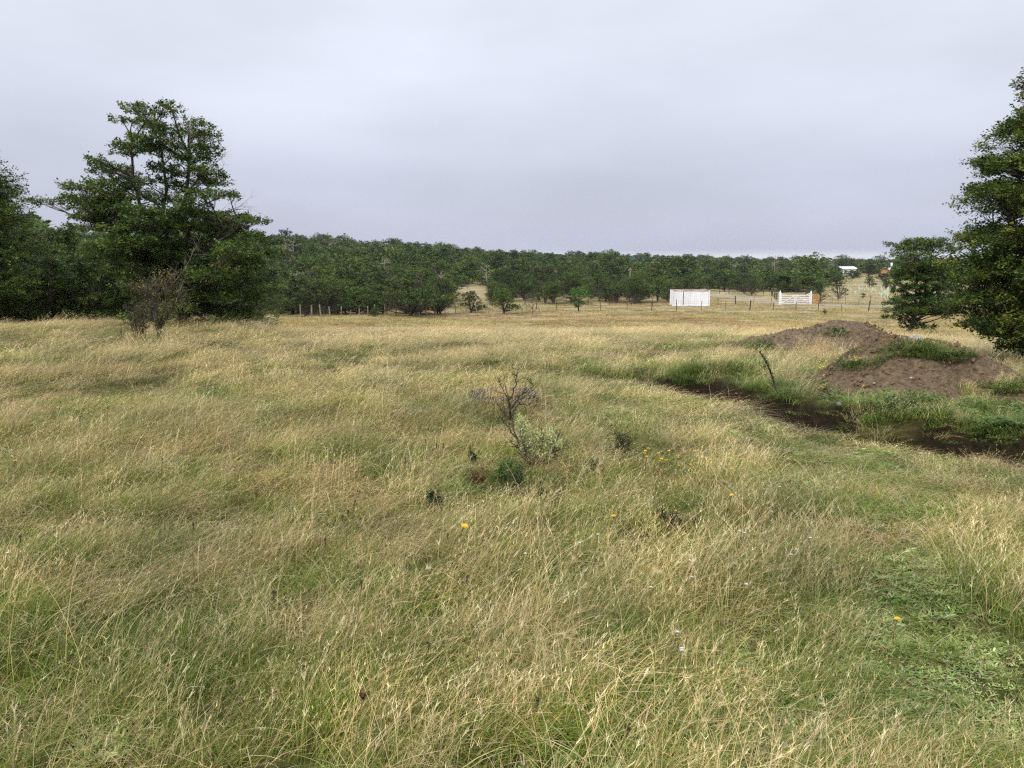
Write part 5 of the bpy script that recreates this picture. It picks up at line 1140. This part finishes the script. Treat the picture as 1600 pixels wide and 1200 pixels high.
def seedhead(h, rh, m, el=1.0, name='seedhead', n=220):
    b = MB(); b.tube(bez((0, 0, 0), (.02, 0, h), (-.02, 0, 0), 6), [.0016]*6, 4); nv = len(np.concatenate(b.Q)); rng = np.random.default_rng(3)
    a = rng.normal(0, 1, (n, 3)); a /= np.linalg.norm(a, axis=1, keepdims=True); a[:, 2] *= el; c = np.array([.02, 0, h]); rt = c+a*rh*.55
    v, q, _, _ = blades(rng, rt, rh*.8*np.sign(a[:, 2]+.01), 1.0, np.arctan2(a[:, 1], a[:, 0]), rh*.4, a*0, a*0, 1); b.add(v, q)
    Q = np.concatenate(b.Q); return mesh_np(name, np.concatenate(b.V), Q, [M_STEM, m], mi=(np.arange(len(Q)) >= nv).astype(int))
make_single('seed_head', seedhead(.24, .0065, M_WH), [(724, 792), (930, 835), (899, 848), (817, 867), (1066, 877), (1075, 905), (997, 920), (1044, 989), (1061, 1024), (1152, 832), (1232, 870), (1258, 841), (1159, 912), (961, 776), (1148, 830), (1240, 864), (1063, 1018), (1215, 762), (1190, 800), (1300, 740), (4, 866)],
            'small white fluffy seed head on a thin brown stem in the grass', 'seed head', 'white seed heads in the meadow', .24)
make_single('grass_spike', seedhead(.33, .005, M_SPIKE, 6.0, 'spike', 260), [(390, 775), (542, 800), (531, 808), (506, 846), (15, 842), (517, 727), (633, 1015), (543, 785), (556, 920), (687, 837), (660, 690), (676, 696), (690, 694), (632, 720), (730, 700), (536, 640+60), (166, 640), (1098, 790), (700, 905), (810, 1100), (420, 930), (300, 820), (250, 720), (930, 1130)],
            'thin dark brown seed spike standing up out of the grass', 'seed spike', 'dark seed spikes in the meadow', .33)
make_single('dock_stalk', seedhead(.36, .009, M_RED, 1.8, 'dock', 160), [(547, 1090)], 'dark red dock seed head at the bottom, left of the middle', 'dock', None, .36)
rs = random.Random(2)
for i, (a, b, s, lab) in enumerate([(1430, 534, .085, 'pale grey stone at the right foot of the far mound'), (1311, 633, .028, 'pale stone on the left slope of the near mound'), (1528, 628, .035, 'small pale stone at the right end of the near mound'), (1582, 634, .03, 'small pale stone near the right edge of the photo'), (1231, 608, .016, 'small white stone on the green bank beyond the ditch'), (1425, 592, .025, 'tiny pale stone at the top of the near mound'), (1366, 600, .02, 'tiny pale stone on the upper left of the near mound')]):
    x, y, z = mound_top(a, b); v, q = blobmesh(90+i, 9, .10); o = obj('stone', mesh_np('stone', v*s, q, M_STONE, smooth=True), loc=(x, y, z+s*.2)); tag(o, lab, 'stone', 'stones on the mounds'); o.rotation_euler = (0, 0, rs.uniform(0, 6))

# smoke drifting over the woods
def smoke():
    d = 300; x = (993-800)/FPX*d; r = ray(993, 405); z = CAMH+r[2]/r[1]*d; v, q = blobmesh(7, 14, .10); v = v*[3.2, 2.2, 2.6]; v[:, 0] -= v[:, 2]*.5
    m = bpy.data.materials.new('smoke'); m.use_nodes = True; N = m.node_tree.nodes; N.clear(); o_ = N.new('ShaderNodeOutputMaterial'); pv = N.new('ShaderNodeVolumePrincipled'); pv.inputs['Color'].default_value = (.45, .62, .95, 1); pv.inputs['Density'].default_value = .09
    m.node_tree.links.new(pv.outputs[0], o_.inputs['Volume']); o = obj('smoke', mesh_np('smoke', v, q, m), loc=(x, d, z)); tag(o, 'small wisp of bluish smoke over the distant woods', 'smoke', kind='stuff')
smoke()
hz = bpy.data.materials.new('haze'); hz.use_nodes = True; N = hz.node_tree.nodes; N.clear(); o_ = N.new('ShaderNodeOutputMaterial'); pv = N.new('ShaderNodeVolumePrincipled')
pv.inputs['Color'].default_value = (.80, .86, .97, 1); pv.inputs['Density'].default_value = .00012; hz.node_tree.links.new(pv.outputs[0], o_.inputs['Volume'])
b = MB(); b.box(-1250, 1250, -1250, 1250, -32, 14); tag(b.build('haze', hz), 'thin bluish haze over the distant woods', 'haze', kind='stuff')
# things of one kind that stand side by side are told apart by their order from the left
def ordinal(n):
    u = ['', 'first', 'second', 'third', 'fourth', 'fifth', 'sixth', 'seventh', 'eighth', 'ninth', 'tenth', 'eleventh', 'twelfth', 'thirteenth', 'fourteenth', 'fifteenth', 'sixteenth', 'seventeenth', 'eighteenth', 'nineteenth']
    if n < 20: return u[n]
    t, k = divmod(n, 10); return (['', '', 'twentieth', 'thirtieth', 'fortieth'][t] if k == 0 else ['', '', 'twenty', 'thirty', 'forty'][t]+'-'+u[k])
same = {}
for o in COL.objects:
    if o.get('category') in ('tree', 'flower', 'seed head', 'seed spike'): same.setdefault(o['label'], []).append(o)
for lab, os_ in same.items():
    if len(os_) > 1 and len(os_) < 49:
        os_.sort(key=lambda o: o.location.x/o.location.y)
        for i, o in enumerate(os_): o['label'] = lab+', '+ordinal(i+1)+' from left'
print('scene built')
